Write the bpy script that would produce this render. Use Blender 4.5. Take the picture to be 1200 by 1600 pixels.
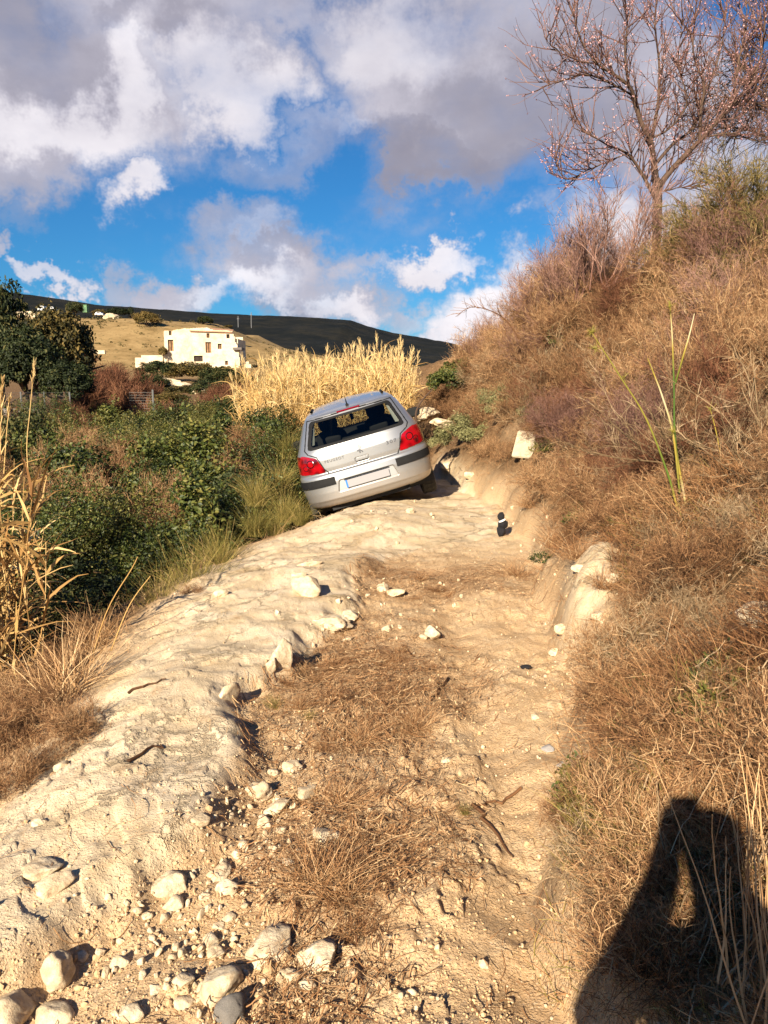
import bpy, bmesh, math, random
import numpy as np
from mathutils import Vector, Matrix, Euler
random.seed(7); rng = np.random.default_rng(7)
R = math.radians
sc = bpy.context.scene
for o in list(bpy.data.objects): bpy.data.objects.remove(o)
col = sc.collection
# ------------------------------------------------ camera
CAMH = 1.55; FPX = 1230.0; PITCH = 9.24
cd = bpy.data.cameras.new('camera'); cam = bpy.data.objects.new('camera', cd); col.objects.link(cam)
cam.location = (0, 0, CAMH); cam.rotation_euler = (R(90 - PITCH), 0, 0)
cd.sensor_fit = 'VERTICAL'; cd.sensor_height = 24.0; cd.lens = 12.0 / (800 / FPX)
cd.clip_start = 0.05; cd.clip_end = 6000
sc.camera = cam
sc.render.resolution_x = 768; sc.render.resolution_y = 1024
# ------------------------------------------------ exposure
sc.view_settings.view_transform = 'Standard'; sc.view_settings.look = 'None'
sc.view_settings.exposure = 1.27; sc.view_settings.gamma = 1.0
# ------------------------------------------------ sun
SUN_EL, SUN_AZ = 27.2, 21.8            # elevation; shadows point this many degrees to the right of straight ahead
sd = bpy.data.lights.new('sun', 'SUN'); sun = bpy.data.objects.new('sun', sd); col.objects.link(sun)
sd.energy = 5.0; sd.angle = R(0.55); sd.color = (1.0, 0.86, 0.65)
_e, _a = R(SUN_EL), R(SUN_AZ)
LDIR = Vector((math.sin(_a) * math.cos(_e), math.cos(_a) * math.cos(_e), -math.sin(_e)))
sun.rotation_euler = LDIR.to_track_quat('-Z', 'Y').to_euler()
sun.location = (-5, -10, 12)

def pix_dir(px, py):
    X, Y, Z = px - 600.0, 800.0 - py, FPX
    c, s = math.cos(R(PITCH)), math.sin(R(PITCH))
    v = np.array([X, Y * s + Z * c, Y * c - Z * s]); return v / np.linalg.norm(v)
def azel(px, py):
    d = pix_dir(px, py); return math.atan2(d[0], d[1]), math.asin(d[2])

# ------------------------------------------------ sky with clouds (laid out by compass bearing and elevation)
W = bpy.data.worlds.new('World'); sc.world = W; W.use_nodes = True
nt = W.node_tree; nt.nodes.clear()
def N(t, **k):
    n = nt.nodes.new(t)
    for a, b in k.items(): setattr(n, a, b)
    return n
def L(a, b): nt.links.new(a, b)
def M_(op, a, b=None, c=None, clamp=False):
    n = N('ShaderNodeMath', operation=op, use_clamp=clamp)
    for i, v in enumerate((a, b, c)):
        if v is None: continue
        if isinstance(v, (int, float)): n.inputs[i].default_value = v
        else: L(v, n.inputs[i])
    return n.outputs[0]
tc = N('ShaderNodeTexCoord'); sep = N('ShaderNodeSeparateXYZ'); L(tc.outputs['Generated'], sep.inputs[0])
az = M_('ARCTAN2', sep.outputs[0], sep.outputs[1]); el = M_('ARCSINE', sep.outputs[2])
cmb = N('ShaderNodeCombineXYZ'); L(az, cmb.inputs[0]); L(el, cmb.inputs[1])
def wnoise(scale, detail, rough, off=(0, 0, 0), sc3=(1, 1, 1), dist=0.0):
    mp = N('ShaderNodeMapping'); mp.inputs['Location'].default_value = off; mp.inputs['Scale'].default_value = sc3
    L(cmb.outputs[0], mp.inputs[0]); n = N('ShaderNodeTexNoise'); n.inputs['Scale'].default_value = scale
    n.inputs['Detail'].default_value = detail; n.inputs['Roughness'].default_value = rough; n.inputs['Distortion'].default_value = dist
    L(mp.outputs[0], n.inputs['Vector']); return n
wn = wnoise(6.0, 6, 0.66, (3.1, 1.7, 0))
sub = N('ShaderNodeVectorMath', operation='SUBTRACT'); L(wn.outputs['Color'], sub.inputs[0]); sub.inputs[1].default_value = (0.5, 0.5, 0.5)
scl = N('ShaderNodeVectorMath', operation='SCALE'); L(sub.outputs[0], scl.inputs[0]); scl.inputs['Scale'].default_value = 0.27
wadd = N('ShaderNodeVectorMath', operation='ADD'); L(cmb.outputs[0], wadd.inputs[0]); L(scl.outputs[0], wadd.inputs[1])
def blob(cx, cy, rx, ry, rot=0.0):
    a, e = azel(cx, cy)
    m = N('ShaderNodeMapping'); m.vector_type = 'TEXTURE'
    m.inputs['Location'].default_value = (a, e, 0); m.inputs['Rotation'].default_value = (0, 0, R(rot))
    m.inputs['Scale'].default_value = (rx / FPX, ry / FPX, 1e3)
    L(wadd.outputs[0], m.inputs[0])
    ln = N('ShaderNodeVectorMath', operation='LENGTH'); L(m.outputs[0], ln.inputs[0])
    mr = N('ShaderNodeMapRange'); mr.interpolation_type = 'SMOOTHERSTEP'
    mr.inputs['From Min'].default_value = 1.5; mr.inputs['From Max'].default_value = 0.3
    L(ln.outputs['Value'], mr.inputs['Value']); return mr.outputs[0]
def blobs(lst):
    acc = None
    for t in lst:
        w = t[5] if len(t) > 5 else 1.0
        b = blob(*t[:5])
        if w != 1.0: b = M_('MULTIPLY', b, w)
        acc = b if acc is None else M_('MAXIMUM', acc, b)
    return acc
dens = blobs([(90, 110, 260, 110, 0), (10, 235, 80, 75, 0, .9), (370, 120, 110, 75, -5), (300, 20, 330, 60, 0, .9), (470, 230, 100, 50, 0, .55),
    (650, 70, 190, 90, 0, .95), (720, 190, 210, 110, -12), (860, 130, 260, 170, 0), (690, 265, 120, 45, -18, .9), (1010, 190, 200, 120, 0),
    (205, 283, 62, 36, 25, .92), (62, 420, 45, 18, 0, .85), (0, 378, 26, 22, 0, .85), (185, 305, 30, 22, 0, .6), (15, 310, 45, 45, 0, .45),
    (430, 420, 130, 75, -10), (400, 345, 90, 45, 10, .75), (500, 465, 110, 45, 0, .9), (260, 450, 100, 35, 0, .8), (160, 430, 35, 25, 0, .6), (560, 400, 45, 22, 0, .5),
    (680, 398, 82, 27, 8, .92), (760, 495, 110, 70, 15, 1.15), (690, 540, 60, 34, 0), (820, 430, 70, 60, 0, .95), (620, 490, 40, 35, 0, .65),
    (1010, 420, 190, 110, 0), (1180, 300, 140, 120, 0), (600, 555, 120, 22, 0, .5)])
fn = wnoise(6.0, 7, 0.56, (0.4, 2.2, 0), (1, 1.5, 1))
dn = M_('ADD', dens, M_('MULTIPLY', M_('SUBTRACT', fn.outputs['Fac'], 0.5), 1.45))
# clouds in the rest of the sky, outside the photograph's part
bn = wnoise(2.2, 7, 0.6, (7.7, 1.1, 0), (1, 1.7, 1))
away = N('ShaderNodeMapRange'); away.inputs['From Min'].default_value = 0.75; away.inputs['From Max'].default_value = 1.1
L(M_('ABSOLUTE', az), away.inputs['Value'])
up = N('ShaderNodeMapRange'); up.inputs['From Min'].default_value = 0.55; up.inputs['From Max'].default_value = 0.8; L(el, up.inputs['Value'])
aw = M_('MAXIMUM', away.outputs[0], up.outputs[0])
bden = M_('MULTIPLY', M_('SUBTRACT', bn.outputs['Fac'], 0.54), 4.0)
dmix = N('ShaderNodeMix'); dmix.data_type = 'FLOAT'; L(aw, dmix.inputs[0]); L(dn, dmix.inputs[2]); L(bden, dmix.inputs[3])
mask = N('ShaderNodeMapRange'); mask.interpolation_type = 'SMOOTHSTEP'; mask.inputs['From Min'].default_value = 0.0; mask.inputs['From Max'].default_value = 1.12
L(dmix.outputs[0], mask.inputs['Value'])
bright = blobs([(90, 185, 150, 45, 0, .9), (390, 150, 120, 45, -10, .7), (210, 120, 40, 90, -30, .9), (205, 283, 70, 34, 25, .75), (420, 350, 60, 18, 10, .6), (390, 440, 70, 30, 10, .95),
    (530, 470, 50, 25, 0, .9), (330, 445, 60, 18, 0, .8), (680, 398, 80, 26, 8, 1), (750, 495, 120, 75, 15, 1.25), (690, 540, 60, 34, 0, 1), (560, 230, 50, 18, -20, .6), (62, 420, 45, 18, 0, .75), (1000, 420, 160, 80, 0, .8), (820, 430, 60, 50, 0, .9), (600, 90, 120, 60, 0, .55)])
dark = blobs([(740, 270, 190, 42, -6, 1), (830, 190, 160, 90, 0, .8), (430, 370, 90, 28, 0, .5), (60, 60, 120, 60, 0, .6), (250, 30, 110, 25, 0, .7), (460, 480, 70, 15, 0, .5), (880, 60, 120, 90, 0, .4), (40, 290, 80, 50, 0, .4)])
sn = wnoise(8.0, 6, 0.54, (1.4, 5.2, 0), (1, 1.6, 1))
shade = M_('ADD', M_('ADD', 0.42, M_('MULTIPLY', bright, 0.42)), M_('MULTIPLY', dark, -0.30))
shade = M_('ADD', shade, M_('MULTIPLY', M_('SUBTRACT', sn.outputs['Fac'], 0.5), 0.62))
cr = N('ShaderNodeValToRGB'); L(shade, cr.inputs[0])
els = cr.color_ramp.elements
els[0].position = 0.0; els[0].color = (2.6, 2.45, 3.0, 1)
els[1].position = 1.0; els[1].color = (8.8, 8.4, 8.7, 1)
e = els.new(0.45); e.color = (4.7, 4.5, 5.2, 1)
e = els.new(0.25); e.color = (3.4, 3.25, 3.9, 1)
sky = N('ShaderNodeTexSky', sky_type='NISHITA'); sky.sun_disc = False
sky.sun_elevation = R(SUN_EL); sky.sun_rotation = R(SUN_AZ + 180.0)
sky.air_density = 1.0; sky.dust_density = 0.3; sky.ozone_density = 2.5
tint = N('ShaderNodeMix'); tint.data_type = 'RGBA'; tint.blend_type = 'MULTIPLY'; tint.inputs[0].default_value = 1.0
L(sky.outputs[0], tint.inputs[6]); tint.inputs[7].default_value = (0.17, 0.53, 0.84, 1)
mx = N('ShaderNodeMix'); mx.data_type = 'RGBA'
L(mask.outputs[0], mx.inputs[0]); L(tint.outputs[2], mx.inputs[6]); L(cr.outputs[0], mx.inputs[7])
bg = N('ShaderNodeBackground'); bg.inputs['Strength'].default_value = 0.05
SKYB = bg
out = N('ShaderNodeOutputWorld'); L(mx.outputs[2], bg.inputs[0]); L(bg.outputs[0], out.inputs[0])

W.cycles.sampling_method = 'NONE'
sc.cycles.max_bounces = 5; sc.cycles.diffuse_bounces = 2; sc.cycles.glossy_bounces = 2; sc.cycles.transmission_bounces = 4; sc.cycles.transparent_max_bounces = 8
sc.cycles.caustics_reflective = False; sc.cycles.caustics_refractive = False
# ------------------------------------------------ helpers
def smooth(x, a, b):
    t = np.clip((np.asarray(x, float) - a) / (b - a), 0, 1); return t * t * (3 - 2 * t)
def _h(ix, iy, iz, seed):
    n = (ix.astype(np.int64) * 374761393 + iy.astype(np.int64) * 668265263 + iz.astype(np.int64) * 2147483647 + seed * 1274126177) & 0xffffffff
    n = ((n ^ (n >> 13)) * 1274126177) & 0xffffffff
    n = ((n ^ (n >> 16)) * 2246822519) & 0xffffffff
    return ((n ^ (n >> 15)) & 0xffffff) / float(0xffffff)
def vn(x, y, z=None, seed=0):
    x = np.asarray(x, float); y = np.asarray(y, float)
    ix, iy = np.floor(x), np.floor(y); fx, fy = x - ix, y - iy
    fx = fx * fx * (3 - 2 * fx); fy = fy * fy * (3 - 2 * fy)
    if z is None:
        iz = np.zeros_like(ix)
        a, b, c, d = _h(ix, iy, iz, seed), _h(ix + 1, iy, iz, seed), _h(ix, iy + 1, iz, seed), _h(ix + 1, iy + 1, iz, seed)
        return (a * (1 - fx) + b * fx) * (1 - fy) + (c * (1 - fx) + d * fx) * fy
    z = np.asarray(z, float); iz = np.floor(z); fz = z - iz; fz = fz * fz * (3 - 2 * fz)
    r = 0
    for k, wz in ((0, 1 - fz), (1, fz)):
        a, b, c, d = _h(ix, iy, iz + k, seed), _h(ix + 1, iy, iz + k, seed), _h(ix, iy + 1, iz + k, seed), _h(ix + 1, iy + 1, iz + k, seed)
        r = r + wz * ((a * (1 - fx) + b * fx) * (1 - fy) + (c * (1 - fx) + d * fx) * fy)
    return r
def fbm(x, y, s, oct=4, seed=0, z=None, gain=.5):
    r = 0; a = 1; tot = 0
    for i in range(oct):
        zz = None if z is None else np.asarray(z) * s
        r = r + a * (vn(np.asarray(x) * s + 13.7 * i, np.asarray(y) * s - 7.3 * i, zz, seed + i) - .5); tot += a; a *= gain; s *= 2.03
    return r / tot * 2          # about -1..1

def mesh(name, V, F, mat=None, attrs=None, smooth_=False, mats=None, midx=None):
    """V (n,3); F (m,k) array or a list of such arrays"""
    me = bpy.data.meshes.new(name)
    V = np.asarray(V, np.float32).reshape(-1, 3)
    Fs = F if isinstance(F, (list, tuple)) else [F]
    Fs = [np.asarray(f, np.int32) for f in Fs if len(f)]
    me.vertices.add(len(V)); me.vertices.foreach_set('co', V.ravel())
    tot = sum(f.size for f in Fs); npoly = sum(len(f) for f in Fs)
    me.loops.add(tot); me.polygons.add(npoly)
    me.loops.foreach_set('vertex_index', np.concatenate([f.ravel() for f in Fs]))
    st = []; s = 0
    for f in Fs:
        k = f.shape[1]; st.append(s + np.arange(len(f)) * k); s += f.size
    me.polygons.foreach_set('loop_start', np.concatenate(st).astype(np.int32))
    if midx is not None: me.polygons.foreach_set('material_index', np.asarray(midx, np.int32))
    me.polygons.foreach_set('use_smooth', np.full(npoly, smooth_, bool))
    for k, a in (attrs or {}).items():
        at = me.attributes.new(k, 'FLOAT', 'POINT'); at.data.foreach_set('value', np.asarray(a, np.float32))
    me.update(calc_edges=True)
    for m in (mats or ([mat] if mat else [])): me.materials.append(m)
    return me
def link(name, me, parent=None, loc=None):
    o = bpy.data.objects.new(name, me); col.objects.link(o)
    if parent is not None: o.parent = parent
    if loc is not None: o.location = loc
    return o
def tag(o, label=None, cat=None, group=None, kind=None):
    for k, v in (('label', label), ('category', cat), ('group', group), ('kind', kind)):
        if v is not None: o[k] = v
    return o
def copy_tree(o, parent=None):
    c = o.copy(); col.objects.link(c); c.parent = parent
    for ch in o.children: copy_tree(ch, c)
    return c
class MB:
    """collects pieces into one mesh"""
    def __init__(s): s.V = []; s.F = {}; s.n = 0; s.A = []
    def add(s, V, F, var=0.5):
        V = np.asarray(V, float).reshape(-1, 3)
        for f in (F if isinstance(F, list) else [F]):
            f = np.asarray(f)
            if len(f): s.F.setdefault(f.shape[1], []).append(f + s.n)
        s.V.append(V); s.n += len(V)
        s.A.append(np.broadcast_to(np.asarray(var, float), (len(V),)))
        return s
    def build(s, name, mat, parent=None, smooth_=False, loc=None):
        me = mesh(name, np.concatenate(s.V), [np.concatenate(v) for v in s.F.values()], mat, {'var': np.concatenate(s.A)}, smooth_)
        return link(name, me, parent, loc)
    def box(s, lo, hi, var=.5, rot=None, bev=0.0):
        lo = np.array(lo, float); hi = np.array(hi, float)
        V = np.array([[x, y, z] for x in (0, 1) for y in (0, 1) for z in (0, 1)], float) * (hi - lo) + lo
        if rot is not None: V = V @ np.array(rot).T
        F = np.array([[0, 1, 3, 2], [4, 6, 7, 5], [0, 4, 5, 1], [2, 3, 7, 6], [0, 2, 6, 4], [1, 5, 7, 3]])
        return s.add(V, F, var)
def tubes(P, Rd, m=3, ref=(0.13, 0.21, 1.0), closed=False):
    """P (N,K,3) paths, Rd (N,K) radii -> V, F. m=2 gives flat ribbons."""
    P = np.asarray(P, float); n, K, _ = P.shape
    T = np.gradient(P, axis=1); T /= np.linalg.norm(T, axis=2, keepdims=True) + 1e-12
    rf = np.broadcast_to(np.asarray(ref, float), P.shape) if np.ndim(ref) < 2 else np.broadcast_to(np.asarray(ref)[:, None, :], P.shape)
    S = np.cross(T, rf); S /= np.linalg.norm(S, axis=2, keepdims=True) + 1e-9
    U = np.cross(S, T)
    if m == 2:
        V = np.stack([P - S * Rd[..., None], P + S * Rd[..., None]], 2)
    else:
        an = np.arange(m) * 2 * math.pi / m
        V = P[:, :, None, :] + Rd[..., None, None] * (S[:, :, None, :] * np.cos(an)[:, None] + U[:, :, None, :] * np.sin(an)[:, None])
    idx = np.arange(n * K * m).reshape(n, K, m)
    if m == 2:
        F = np.stack([idx[:, :-1, 0], idx[:, :-1, 1], idx[:, 1:, 1], idx[:, 1:, 0]], -1).reshape(-1, 4)
    else:
        nx = np.roll(idx, -1, axis=2)
        F = np.stack([idx[:, :-1], nx[:, :-1], nx[:, 1:], idx[:, 1:]], -1).reshape(-1, 4)
    return V.reshape(-1, 3), F
def rnd_dirs(n, g=None):
    g = g or rng; d = g.normal(size=(n, 3)); return d / np.linalg.norm(d, axis=1, keepdims=True)
def grow(B, D, Ln, K=5, wob=.15, grav=0.0, g=None):
    """paths from bases B along D, length Ln, wobbling, pulled by grav (positive = up)"""
    g = g or rng; n = len(B); P = np.zeros((n, K, 3)); P[:, 0] = B; d = D / (np.linalg.norm(D, axis=1, keepdims=True) + 1e-9)
    st = (np.broadcast_to(Ln, (n,)) / (K - 1))[:, None]
    for i in range(1, K):
        P[:, i] = P[:, i - 1] + d * st
        d = d + g.normal(size=(n, 3)) * wob; d[:, 2] += grav
        d /= np.linalg.norm(d, axis=1, keepdims=True)
    return P
def spawn(P, per, lo=.25, hi=1.0, spread=.8, up=.2, g=None):
    """child bases and directions along paths P (N,K,3)"""
    g = g or rng; n, K, _ = P.shape
    t = g.uniform(lo, hi, (n, per)) * (K - 1); i = np.minimum(t.astype(int), K - 2); f = (t - i)[..., None]
    r = np.arange(n)[:, None]
    B = P[r, i] * (1 - f) + P[r, i + 1] * f
    D = P[r, i + 1] - P[r, i]; D = D / (np.linalg.norm(D, axis=2, keepdims=True) + 1e-9)
    D = D + g.normal(size=D.shape) * spread; D[..., 2] += up
    return B.reshape(-1, 3), D.reshape(-1, 3), (t / (K - 1)).reshape(-1)
def taper(n, K, r0, r1, p=1.0):
    t = np.linspace(0, 1, K)[None] ** p; r0 = np.broadcast_to(r0, (n,))[:, None]; r1 = np.broadcast_to(r1, (n,))[:, None]
    return r0 * (1 - t) + r1 * t
# ------------------------------------------------ materials
def nm(name):
    m = bpy.data.materials.new(name); m.use_nodes = True; t = m.node_tree
    return m, t, t.nodes['Principled BSDF']
def ramp(t, stops):
    c = t.nodes.new('ShaderNodeValToRGB'); e = c.color_ramp.elements
    while len(e) > 1: e.remove(e[-1])
    e[0].position = stops[0][0]; e[0].color = (*stops[0][1], 1)
    for p, cc in stops[1:]: q = e.new(p); q.color = (*cc, 1)
    return c
def plant_mat(name, cols, rough=.75, trans=.0, rand=.35, spec=.25):
    """cols: colours from var=0 to var=1; each object gets its own drift"""
    m, t, b = nm(name)
    at = t.nodes.new('ShaderNodeAttribute'); at.attribute_name = 'var'
    oi = t.nodes.new('ShaderNodeObjectInfo')
    ma = t.nodes.new('ShaderNodeMath'); ma.operation = 'MULTIPLY_ADD'; t.links.new(oi.outputs['Random'], ma.inputs[0]); ma.inputs[1].default_value = rand
    sb = t.nodes.new('ShaderNodeMath'); sb.operation = 'SUBTRACT'; t.links.new(at.outputs['Fac'], sb.inputs[0]); sb.inputs[1].default_value = rand * .5
    t.links.new(sb.outputs[0], ma.inputs[2])
    cr = ramp(t, [(i / (len(cols) - 1), c) for i, c in enumerate(cols)]); t.links.new(ma.outputs[0], cr.inputs[0])
    t.links.new(cr.outputs[0], b.inputs['Base Color']); b.inputs['Roughness'].default_value = rough
    b.inputs['Specular IOR Level'].default_value = spec
    if trans > 0:
        tr = t.nodes.new('ShaderNodeBsdfTranslucent'); t.links.new(cr.outputs[0], tr.inputs[0])
        mxs = t.nodes.new('ShaderNodeMixShader'); mxs.inputs[0].default_value = trans
        t.links.new(b.outputs[0], mxs.inputs[1]); t.links.new(tr.outputs[0], mxs.inputs[2])
        t.links.new(mxs.outputs[0], t.nodes['Material Output'].inputs[0])
    return m
def solid(name, c, rough=.6, metal=0.0, spec=.5, coat=0.0, var=.0, vs=20.0, bump=0.0, bs=60.0):
    m, t, b = nm(name)
    b.inputs['Base Color'].default_value = (*c, 1); b.inputs['Roughness'].default_value = rough; b.inputs['Metallic'].default_value = metal
    b.inputs['Specular IOR Level'].default_value = spec; b.inputs['Coat Weight'].default_value = coat
    tcn = t.nodes.new('ShaderNodeTexCoord')
    if var > 0:
        n = t.nodes.new('ShaderNodeTexNoise'); n.inputs['Scale'].default_value = vs; n.inputs['Detail'].default_value = 6; t.links.new(tcn.outputs['Object'], n.inputs['Vector'])
        cr = ramp(t, [(.25, tuple(x * (1 - var) for x in c)), (.75, tuple(min(1, x * (1 + var)) for x in c))]); t.links.new(n.outputs['Fac'], cr.inputs[0])
        t.links.new(cr.outputs[0], b.inputs['Base Color'])
    if bump > 0:
        n = t.nodes.new('ShaderNodeTexNoise'); n.inputs['Scale'].default_value = bs; n.inputs['Detail'].default_value = 6; t.links.new(tcn.outputs['Object'], n.inputs['Vector'])
        bp = t.nodes.new('ShaderNodeBump'); bp.inputs['Strength'].default_value = bump; bp.inputs['Distance'].default_value = .02
        t.links.new(n.outputs['Fac'], bp.inputs['Height']); t.links.new(bp.outputs[0], b.inputs['Normal'])
    return m
# ------------------------------------------------ terrain
YL = [-50, 1, 3, 4.3, 6.5, 8, 9, 10, 12, 16, 22, 40]
XL = [-1.5, -1.5, -1.5, -1.62, -1.6, -1.25, -.8, -.5, -.55, -.8, -1.5, -4]
YR = [-50, 1.2, 2, 2.5, 3.3, 5, 8.5, 10.3, 12, 14, 16, 20, 25, 35, 60]
XR = [.45, .45, .5, .6, .8, 1.1, 1.45, 1.38, 1.15, .95, .95, .7, .1, -1.5, -2]
YE = [-50, 1.0, 1.8, 2.2, 2.4, 3.0, 3.6, 3.85, 4.5, 5.2, 6.0, 6.6, 7.2, 8]
XE = [-1.5, -1.3, -.98, -.72, -.58, -.52, -.68, -.5, -.36, -.15, -.22, -.1, .3, 1.3]
def xl(y): return np.interp(y, YL, XL)
def xr(y): return np.interp(y, YR, XR) + .06 * np.sin(np.asarray(y) * 2.1) + .04 * np.sin(np.asarray(y) * 5.3)
def xe(y): return np.interp(y, YE, XE) 
def masks(x, y):
    x = np.asarray(x, float); y = np.asarray(y, float)
    w1 = fbm(x, y, 2.2, 4, 11) * .12
    rock = smooth(xe(y) - x + w1 * .6, -.05, .06) * smooth(x - xl(y) + w1, -.25, .35)
    fore = smooth(y, 6.6, 7.6) * (1 - smooth(y, 12, 14)) * smooth(x - xl(y), -.2, .2) * smooth(xr(y) - x, -.3, .25)
    rock = np.maximum(rock, fore * (.6 + .4 * fbm(x, y, 1.2, 3, 5)))
    cut = np.exp(-(((x - 1.22 - (y - 4.6) * .22 + w1 * .5) / .16) ** 2 + ((y - 4.6 + w1) / .66) ** 2) ** 1.5)
    cut2 = np.exp(-(((x - 1.9) / .25) ** 2 + ((y - 11.2) / .8) ** 2)) * .25
    bare = np.exp(-(((x - 1.0) / .3) ** 2 + ((y - 2.95) / .32) ** 2)) * .45
    rock = np.maximum(rock, np.maximum(cut * 1.1, np.maximum(cut2, bare)))
    a = .95; s1 = np.exp(-(((x + .12) / .42) ** 2 + ((y - 3.9) / .9) ** 2) ** 1.3)
    s2 = np.exp(-(((x - .3) / .75) ** 2 + ((y - 6.1) / .55) ** 2) ** 1.3)
    s3 = np.exp(-(((x + .1) / .26) ** 2 + ((y - 2.35) / .75) ** 2) ** 1.3)
    straw = np.maximum(np.maximum(s1, s2 * .85), s3 * .42) * (1 - smooth(xe(y) - x, -.02, .1))
    straw = np.clip(straw + fbm(x, y, 3.0, 4, 31) * .45 * (straw > .02), 0, 1)
    veg = np.maximum(smooth(x - xr(y), -.05, .35), smooth(xl(y) - x, .0, .4)) * (1 - np.minimum(1, np.maximum(cut * 1.2, cut2)))
    veg = np.maximum(veg, smooth(y, 14, 17))
    return np.clip(rock, 0, 1), straw, np.clip(veg, 0, 1), np.clip(cut, 0, 1)
def height(x, y, detail=True):
    x = np.asarray(x, float); y = np.asarray(y, float); r = np.hypot(x, y)
    rock, straw, veg, cut = masks(x, y)
    # base profile and the far land
    base = np.interp(y, [-50, 0, 9, 12, 20, 30, 60, 90, 110, 117, 130, 400, 2500], [-.6, 0, .02, .0, -.35, .2, 1.0, 2.3, 3.7, 3.9, 4.2, 6, 10])
    hill = np.interp(x, [-400, -200, -63, -34, -27, -16, -5, 20, 120], [10, 12, 14.3, 13.2, 9.6, 7.6, 5.6, 2.6, 0]) - 4
    hill = np.maximum(hill, 0) * smooth(y + np.interp(x, [-60, -20], [12, 0]), 122, 172) * (1 - .35 * smooth(y, 190, 330))
    hill = hill + fbm(x, y, .05, 3, 3) * 1.2 * smooth(y, 125, 160)
    ridge = np.interp(x, [-1500, -700, -410, -293, -132, -29, 73, 168, 400, 1500], [80, 98, 90, 72, 61, 55, 37, 20, 12, 8])
    ridge = ridge * smooth(y, 330, 900) * (1 - .5 * smooth(y, 1100, 2000)) + fbm(x, y, .012, 4, 9) * 6 * smooth(y, 300, 600) * smooth(900 - y, -60, 350)
    far = base + hill + ridge
    # valley on the left
    tl = xl(y) - x
    valley = 1.75 * smooth(tl, -.1, 3.4) * (1 - smooth(y, 14, 34)) + .12 * smooth(tl, -.5, .3) * (y < 60)
    z = far - valley * (1 - smooth(y, 34, 50))
    # bank on the right
    tr = x - xr(y)
    bk = np.where(tr > 0, np.interp(y, [4, 8, 12], [.98, 1.2, 1.42]) * tr + .12 * smooth(tr, 0, .12), 0)
    top = 2.9 + .2 * np.sin(y * .4) + np.interp(y, [0, 6, 10, 14, 20], [0, .2, .6, .1, -.2])
    bk = top * (1 - np.exp(-(bk / top) - .9 * (bk / top) ** 3))
    bk = bk + smooth(tr, .1, .6) * (fbm(x, y, .8, 4, 17) * .22)
    z = z + bk * (1 - smooth(y, 24, 45))
    z = z + cut * .16 * smooth(tr, .0, .09)
    if detail:
        near = 1 - smooth(r, 10, 22)
        er = xe(y) - x
        hump = .115 * smooth(er + fbm(x, y, 3.2, 4, 41) * .16, -.08, .16) * (1 - smooth(y, 6.0, 7.5)) * (1 - .75 * smooth(er, .35, 1.2))
        z = z + hump
        z = z + .10 * np.exp(-(((x + .1) / .8) ** 2 + ((y - 8.7) / .9) ** 2)) * near
        # left wheels' side of the car hangs off the edge
        z = z - .22 * np.exp(-(((x + 1.25) / .45) ** 2 + ((y - 10.8) / 1.2) ** 2))
        # shallow wheel ruts
        z = z - .045 * np.exp(-((x - .45) / .13) ** 2) * smooth(y, 0.5, 2) * (1 - smooth(y, 5, 7)) * (1 - veg)
        z = z + near * (fbm(x, y, 1.1, 4, 21) * .045 + fbm(x, y, 6.0, 4, 23) * .016 * (1 + .7 * (1 - rock)))
        tt = xl(y) - x; z = z + near * smooth(tt, -.9, -.3) * (1 - smooth(tt, .1, .5)) * .028 * fbm(x * 1.2 + y * 2.2, (y * .8 - x) * 7, 1.1, 4, 151)
        z = z + near * cut * (fbm(x, y, 7, 4, 153) * .07 + fbm(x, y, 2.5, 3, 154) * .08)
        soft = (1 - rock * .75)
        c = vn(x * 26, y * 26, None, 51); c2 = vn(x * 61, y * 61, None, 52)
        z = z + near * soft * (np.maximum(c - .62, 0) * .055 + np.maximum(c2 - .6, 0) * .022) * (fbm(x, y, 1.7, 2, 55) > -.15)
        led = fbm(x * .8 + y * .35, y * .9 - x * .5, 2.6, 4, 61)
        z = z + near * rock * (np.abs(led) * -.03 + np.round(led * 3) * .007)
        z = z + veg * (1 - smooth(r, 30, 60)) * fbm(x, y, 2.0, 4, 71) * .06
    return z
def zat(x, y): return float(height(np.array([x]), np.array([y]))[0])
_s = np.concatenate([np.arange(.8, 30, .01), np.geomspace(30, 2400, 3000)])
def hit(px, py, lift=0.0):
    """where the sight line through a point of the photograph meets the ground"""
    d = pix_dir(px, py); X, Y, Z = d[0] * _s, d[1] * _s, CAMH + d[2] * _s
    under = np.nonzero(Z < height(X, Y) + lift)[0]
    i = under[0] if len(under) else len(_s) - 1
    return Vector((X[i], Y[i], float(Z[i]) - lift))
def at(px, py, dist):
    d = pix_dir(px, py); k = dist / d[1]; return Vector((d[0] * k, dist, CAMH + d[2] * k))

ang = np.concatenate([np.linspace(-180, -48, 34)[:-1], np.linspace(-48, -30, 90)[:-1], np.linspace(-30, 30, 640)[:-1], np.linspace(30, 48, 90)[:-1], np.linspace(48, 180, 34)])
rad = np.concatenate([np.geomspace(.02, 1.2, 26)[:-1], np.geomspace(1.2, 14, 400)[:-1], np.geomspace(14, 60, 130)[:-1], np.geomspace(60, 3000, 190)])
A, RR = np.meshgrid(np.radians(ang), rad)
GX, GY = np.sin(A) * RR, np.cos(A) * RR
GZ = height(GX, GY)
rk, stw, vg, ct = masks(GX, GY)
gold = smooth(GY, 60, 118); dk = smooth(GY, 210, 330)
nr, na = GX.shape; idx = np.arange(nr * na).reshape(nr, na)
F = np.stack([idx[:-1, :-1], idx[:-1, 1:], idx[1:, 1:], idx[1:, :-1]], -1).reshape(-1, 4)
gm, t, b = nm('ground_material')
def attr(n):
    a = t.nodes.new('ShaderNodeAttribute'); a.attribute_name = n; return a.outputs['Fac']
geo = t.nodes.new('ShaderNodeNewGeometry')
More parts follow.
